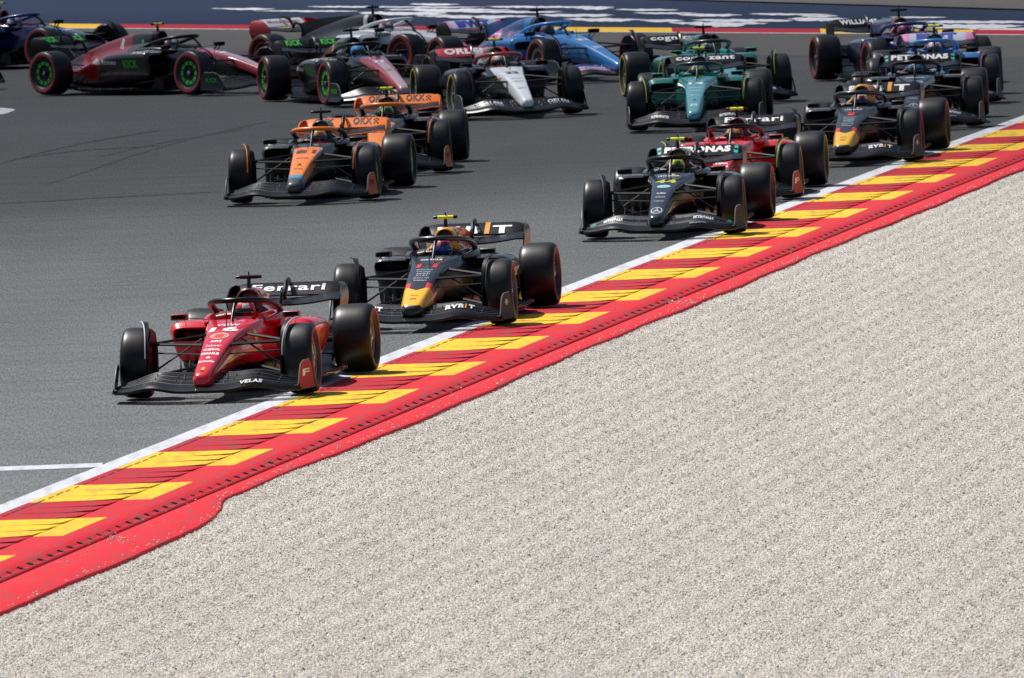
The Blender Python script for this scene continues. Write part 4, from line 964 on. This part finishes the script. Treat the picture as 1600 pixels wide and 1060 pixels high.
ME = dict(name='me', paint=MEP, stripe=S_RED, rim=[(.225, .74, BLK), (.19, .68, BLK), (.16, .62, BARE), (.13, .60, C('7a3a34')), (.05, .58, BLK)], flap=BLK, flap_tip=None, air=C('47141a'), halo=BLK, pad=C('202c34'), winglet=C('4b4e52'), endplate=C('0d1014', .62, 0), rw_end=BLK,
    rw_end_low=C('6d5a2a'), suit=C('202428', .8, 0), fin=C('15191e'), fw_tip=(TEAL, .80, .88, 2), mirror=BLK, inlet=(.34, .66, .50, .66), ep_text=None, ep_disc=None, padtext='CrowdStrike',
    rw_text=[('PETRONAS', WHITE, 0, .84, .20, .80, .055), (rect_geo(1), TEAL, -.49, .05, .15, .85), (rect_geo(1), TEAL, .49, .05, .15, .85)], fw_text=[('PETRONAS', WHITE, .56, .24, .55, .68), ('Magenta', C('8a9096'), .52, .2, .05, .15), ('PETRONAS', WHITE, -.56, .24, .55, .68)], fw=[BLK, C('2a2d31'), BLK, C('33373c')])
def me_decals(num, c): return [('nose', num, c, (-.26, .26, .19), .04), ('nose', disc_geo(), C('a8d8dc'), (.02, .17, .14)), ('nose', 'TMU', TEAL, (.02, .09, .06), .02), ('nose', 'PUMA', WHITE, (.32, .11, .045), .02), ('nose', 'INEOS', C('aeb4ba'), (.45, .12, .05), .03), ('nose', 'IWC', C('aeb4ba'), (.60, .12, .04), .03),
    ('nose', ring_geo(24, .09), C('c2c8ce'), (.93, .145, .22)), ('nose', star_geo(), C('c2c8ce'), (.93, .145, .22)), ('nose', 'PETRONAS', WHITE, (-.62, .26, .06), .03), ('side', 'INEOS', C('aeb4ba'), (1, -.45, .55, .2, .05), .03)]
ME44 = dict(ME, decals=me_decals('44', C('c8c83c')), tcam=YEL_FLUO); ME63 = dict(ME, decals=me_decals('63', C('6fb0d8')), name='me2', stripe=S_YEL)
AMP = livery('livery_green', hx('0d7f78'), [(hx('0c1413'), [(0, 0, -1, -.34), (-1, 0, 0, .1)]), (hx('58a9ae'), [(1, 0, 0, -.6), (0, -1, 0, -.13), (.30, 0, 1, .44)])], .25, .8)  # pale teal nose patch: a reflection put into the paint colour
AM = dict(name='am', paint=AMP, stripe=S_YEL, rim=[(.225, .76, BLK), (.205, .70, C('8f9c34')), (.19, .66, BLK), (.12, .60, BLK), (.05, .58, BLK)], flap=BLK, air=C('121816'), halo=C('1a1e1e'), halo_front=None, pad=C('12968c'), winglet=C('a6c02c'), endplate=C('14201e', .62, 0), rw_end=BLK, suit=C('0f6d64', .8, 0), fin=C('0d7f78'), mirror=C('12968c'),
    rw_text=[('cognizant', WHITE, 0, .88, .15, .85, .035)], fw_text=[('aramco', WHITE, .5, .26, .3, .45), ('aramco', WHITE, -.5, .26, .3, .45)], padtext='aramco')
AM14 = dict(AM, decals=[('nose', '14', WHITE, (-.25, .22, .16), .05), ('nose', 'aramco', C('cfe4e4'), (.05, .18, .06), .02), ('nose', 'cognizant', C('cfe4e4'), (.22, .18, .06), .02), ('nose', 'O', C('a03038'), (.62, .05, .07), .05), ('nose', 'arm', WHITE, (.85, .10, .10), .03), ('nose', 'Peroni', C('cfe4e4'), (.42, .14, .05), .02)], tcam=YEL_FLUO)
AM18 = dict(AM, decals=[('nose', '18', WHITE, (-.25, .22, .16), .05)], tcam=CARBON)
ATP = livery('livery_white_nose', hx('1c2636'), [(hx('e6eaee'), [(1, 0, 0, -.80), (.30, 0, 1, .47)]), (hx('b8c0ca'), [(-1, 0, 0, 2.3), (0, 0, 1, .5)]), (hx('a83038'), [(-1, 0, 0, 1.65), (1, 0, 0, -2.2), (0, 0, 1, .80)])], .35, .5)
AT = dict(name='at', paint=ATP, stripe=S_YEL, rim=[(.225, .74, BLK), (.205, .70, BLK), (.15, .62, BARE), (.12, .60, BLK), (.05, .58, BLK)], flap=C('c42430'), air=C('20242c'), halo=C('a83038'), halo_pillar=BLK, pad=C('2a3342'), winglet=C('54282e'), endplate=C('1c222c', .62, 0), suit=C('d8dce0', .8, 0), fin=C('a8b0ba'), rw_end=BLK, mirror=BLK,
    rw_text=[('ORLEN', WHITE, -.05, .7, .15, .85, .05)], fw_text=[('ORLEN', WHITE, .52, .34, .55, .69), ('ORLEN', WHITE, -.52, .34, .55, .69), ('ORLEN', C('8a9098'), .52, .34, .30, .43), ('ORLEN', C('8a9098'), -.52, .34, .3, .43)],
    decals=[('nose', '22', C('2a3342'), (-.25, .20, .16), .05), ('nose', 'AlphaTauri', C('4a5260'), (.15, .17, .05), .02), ('nose', 'ORLEN', C('7a8290'), (.3, .14, .05), .02), ('nose', 'RAPID', C('a05058'), (.62, .12, .05), .02)], tcam=YEL_FLUO)
PINK = C('e88fc8'); BWB = C('2f45a8')
ALP = livery('livery_blue', hx('2f80c4'), [(hx('14181e'), [(0, 0, -1, -.36), (-1, 0, 0, .3)]), (hx('1c4f8c'), [(-1, 0, 0, 2.05), (0, 0, 1, .6)]), (hx('e070b4'), [(-1, 0, 0, 3.0), (0, 0, 1, .2)])], .3, .6)
AL = dict(name='al', paint=ALP, stripe=S_RED, rim=[(.225, .74, BLK), (.205, .70, BLK), (.15, .62, BARE), (.12, .60, BLK), (.05, .58, BLK)], flap=C('c4c8dc'), flap_tip=PINK, air=C('16202c'), halo=C('3f8fcc'), pad=C('2c6fae'), winglet=C('b06c98'), endplate=C('1a2634', .62, 0), fw=[BLK, PINK, C('c8ccf0'), BWB], suit=C('2a5f9c', .8, 0), fin=C('1c4f8c'), mirror=BLK,
    rw_text=[('BWT', BWB, 0, .62, .1, .9, .1)], decals=[('nose', '31', WHITE, (-.25, .2, .16), .05), ('nose', 'BWT', C('b8d8f0'), (.3, .16, .14), .05), ('side', 'CASTROL', C('d88a9c'), (-1, -2.5, .72, .34, .10), .05), ('side', 'BWT', WHITE, (-1, -2.1, .45, .5, .15), .06)])
AL10 = dict(AL, tcam=YEL_FLUO)
GRN = C('32b432', .5, 0)
ARP = livery('livery_black_red', hx('0e0e11'), [(hx('8e1624'), [(-1, 0, .9, 2.86), (0, 0, 1, .20)]), (hx('0e0e11'), [(1, 0, -1.5, -2.9), (-1, 0, 0, .8), (0, 0, -1, -.62)]), (hx('0e0e11'), [(1, 0, 0, -2.3), (-1, 0, 0, .8), (0, 0, 1, .62)]), (hx('b03a48'), [(1, 0, 0, -.72), (.30, 0, 1, .50)]), (hx('c8a8ae'), [(1, 0, 0, -.45), (.30, 0, 1, .50), (0, -1, 0, -.075)])], .28, .7)  # pale pink nose strip: sky glare put into the paint colour
AR = dict(name='ar', paint=ARP, stripe=S_RED, rim=[(.225, .78, BLK), (.205, .74, BLK), (.15, .72, GRN), (.11, .55, BLK), (.05, .55, BLK)], spokes=(2, BLK), flap=BLK, air=BLK, halo=BLK, pad=C('26282a'), winglet=BLK, endplate=BLK, suit=C('e0e0e2', .8, 0), fin=None, mirror=BLK, rw_end=BLK,
    rw_text=[('KICK', GRN, -.30, .26, .15, .85, .05), ('KICK', GRN, .28, .26, .15, .85, .05)], ep_text=('KICK', GRN), floor_edge=C('55585c'))
AR['rim'] = [(.225, .78, BLK), (.19, .76, BLK), (.135, .74, GRN), (.11, .60, BLK), (.05, .58, BLK)]
ard = [('side', 'KICK', GRN, (-1, -1.66, .50, .36, .13), .05), ('side', 'KICK', GRN, (1, -1.78, .50, .36, .16), .09), ('side', 'Alfa Romeo', WHITE, (-1, -2.34, .53, .66, .085), .03, .2), ('side', 'R', WHITE, (-1, -2.55, .80, .10, .16), .03, .2), ('side', 'SINGHA', WHITE, (-1, -1.45, .69, .34, .035), .02), ('side', disc_geo(), C('7ed08c'), (-1, -2.02, .84, .06, .06))]
AR77 = dict(AR, decals=ard + [('nose', '77', WHITE, (-.25, .2, .16), .05), ('nose', 'KICK', GRN, (.3, .1, .1), .05)]); AR24 = dict(AR, decals=ard + [('nose', '24', WHITE, (-.25, .2, .16), .05)], tcam=YEL_FLUO)
HAP = livery('livery_white_black', hx('16171a'), [(hx('c9cdd2'), [(1, 0, 0, -1.9), (0, 0, 1, .52)]), (hx('b8232c'), [(1, 0, 0, .15)]), (hx('c9cdd2'), [(1, 0, 0, .55)])], .35, .5)
HA = dict(name='ha', paint=HAP, stripe=S_RED, rim=[(.225, .74, BLK), (.20, .70, C('b02028')), (.15, .62, BLK), (.12, .60, BLK), (.05, .58, BLK)], flap=C('dfe2e5'), flap_tip=C('c42430'), air=BLK, halo=C('d4d7da'), pad=C('c9cdd2'), winglet=BLK, endplate=C('1c1d20', .62, 0), rw_end=C('c03038'), rw_end_low=BLK, suit=C('26272a', .8, 0), fin=C('26272a'), mirror=BLK,
    rw_text=[('MoneyGram', C('b8232c'), 0, .66, .25, .7, .02)], decals=[('side', 'MoneyGram', WHITE, (-1, -1.9, .6, .7, .09), .04)])
WIP = livery('livery_deep_blue', hx('151d55'), [(hx('10131c'), [(0, 0, -1, -.36), (-1, 0, 0, .3)])], .25, .8)
WI = dict(name='wi', paint=WIP, stripe=S_RED, rim=[(.225, .74, BLK), (.20, .70, BLK), (.15, .62, BLK), (.10, .60, BARE), (.05, .58, BLK)], flap=BLK, air=C('7a4030'), halo=C('1e2a70'), pad=C('5a2a4a'), winglet=BLK, endplate=BLK, rw_end=BLK, suit=C('24338c', .8, 0), fin=C('1c2a7c'), mirror=BLK,
    rw_text=[('WILLIAMS', WHITE, -.1, .62, .2, .8, .04), (rect_geo(2), C('2a86a8'), .40, .22, .1, .9)], decals=[('nose', 'DURACELL', WHITE, (-.2, .2, .1), .04)], tcam=CARBON)

def H(a, b, c, v='14161a'): return ([C(a, .4, .15), C(b, .4, .15), C(c, .4, .15)], mat('visor_' + v, hx(v), .08, 0, 1))
car(FERRARI, 474.5, 616.5, 9.3, 2, 'red racing car number 16 with black halo, leading the pack nearest the white edge line', 'driver in red and white helmet inside the leading red car', H('c81a2c', 'e2dcdc', 'b01024'), anchor=FL)
car(RB11, 785, 508, 8.0, 3, 'dark blue racing car number 11 with yellow nose, right behind the leading red car', 'driver in blue and lime helmet inside the dark blue car number 11', H('c83c5c', '1c2440', '9ad040', '1c3f8c'), YEL_FLUO, anchor=FL)
car(MC81, 576, 312.5, 7.3, 3, 'orange and black racing car number 81 with grey nose tip and black camera pod', 'driver in lime, blue and red helmet inside the front orange car', H('9ac83c', 'd83a4c', '2f6fc8', '1c2a4a'), anchor=FL)
car(ME44, 1146.7, 366, 6.8, 3, 'black racing car number 44 with round star emblem on its nose tip', 'driver in fluorescent yellow helmet inside the black car number 44', H('c8dc3c', '5a6a2c', 'c2d63a'), anchor=FL)
car(MC4, 690, 269.5, 3.6, 3, 'orange and black racing car with fluorescent camera pod, behind the orange car number 81', 'driver in lime green helmet inside the rear orange car', H('8ccf2a', '2b3f6c', '7cbc3c'), anchor=FL)
car(FERRARI2, 1236.7, 311, 6.5, 2, 'red racing car half hidden behind the black car number 44', 'driver in dark red and yellow helmet inside the half hidden red car', H('7a1a24', 'd8a02c', '4a1018'), anchor=FL)
car(RB1, 1426, 252.7, 7.5, 2, 'dark blue racing car number 1 with yellow nose and black camera pod', 'driver in white and dark red helmet inside the dark blue car number 1', H('d8c8d0', '7a2440', '8c3048'), anchor=FL)
car(ME63, 1522, 198.2, 3.0, 2, 'black racing car with teal wing marks, directly behind the dark blue car number 1', 'driver in blue and black helmet inside the black car at the right', H('1c3a5c', '3c8cc8', '14283c'), CARBON, anchor=FL)
car(AM14, 1179.5, 199, 3.0, -2, 'green racing car number 14 with pale teal sheen painted on its nose and fluorescent camera pod', 'driver in blue and yellow helmet inside the front green car', H('2b4fa8', 'd8c83c', '2c3a6c'), anchor=FL)
car(AL10, 1549, 160.5, 2.5, 2, 'blue racing car with pink and white rear wing, behind the black cars at the right', 'driver in white and pink helmet inside the blue car at the right', H('e2e4ec', 'd86ca8', '4c70b8'), anchor=FL)
car(AT, 893, 179, -9.5, 2, 'dark racing car with white nose and red rear wing, centre of the pack', 'driver in orange and white helmet inside the white nosed car', H('d8dce0', 'd8824a', '9c3c44'), anchor=FL)
car(AM18, 1219.5, 158, -9.0, -2, 'green racing car with black camera pod, behind the green car number 14', 'driver in grey helmet inside the rear green car', H('3c4a50', '9aa4a8', '28343a'), anchor=FL)
car(WI, 1291, 126.5, -12, 0, 'deep blue racing car with lettered black rear wing, top right of the pack', 'driver in red and blue helmet inside the deep blue car at the top right', H('b03048', '28358c', 'a82c4c'), anchor=RRT)
car(AL, 850, 131, -27, 0, 'bright blue racing car with long blue nose, turning behind the white nosed car', 'driver in dark helmet inside the bright blue turning car', H('2a2e38', '5c6a7c', '8c3048'), anchor=FRT)
car(AR77, 430, 158.5, -16.5, 2, 'black and dark red racing car with pale pink glare painted on its nose, left of the orange cars', 'driver in light blue helmet inside the black and red car with the painted glare on its nose', H('5aa8e0', '4c98d4', '3c7cb8'), CARBON, anchor=RRT)
car(HA, 636, 122, -41, 0, 'white and black racing car with white halo, turning behind the orange cars', 'driver in white helmet inside the white and black car', H('d8dadc', '9c3038', 'c8cacc'), anchor=FRT)
car(AR24, 67, 151, -43, 0, 'black and dark red racing car seen from the side at the left', 'driver in white and black helmet inside the side-on black and red car', H('d8dade', '3a3c44', '8c3c48'), anchor=(RR_X, -1.0))
car(WI, 6, 107, -49, 0, 'deep blue racing car cut off by the left edge, behind the side-on car', 'driver in white helmet inside the deep blue car at the left edge', H('dfe2e8', '28358c', 'd0d4dc'), YEL_FLUO, anchor=(-1.75, 0))

car(dict(AT, tcam=CARBON, name='at2'), 9, 139, -43, 0, 'dark racing car almost wholly outside the left edge, only its front wing tip showing', 'driver in dark helmet inside the car almost wholly outside the left edge', H('2a2e38', '5c6a7c', '3c3048'), anchor=(.85, .97))
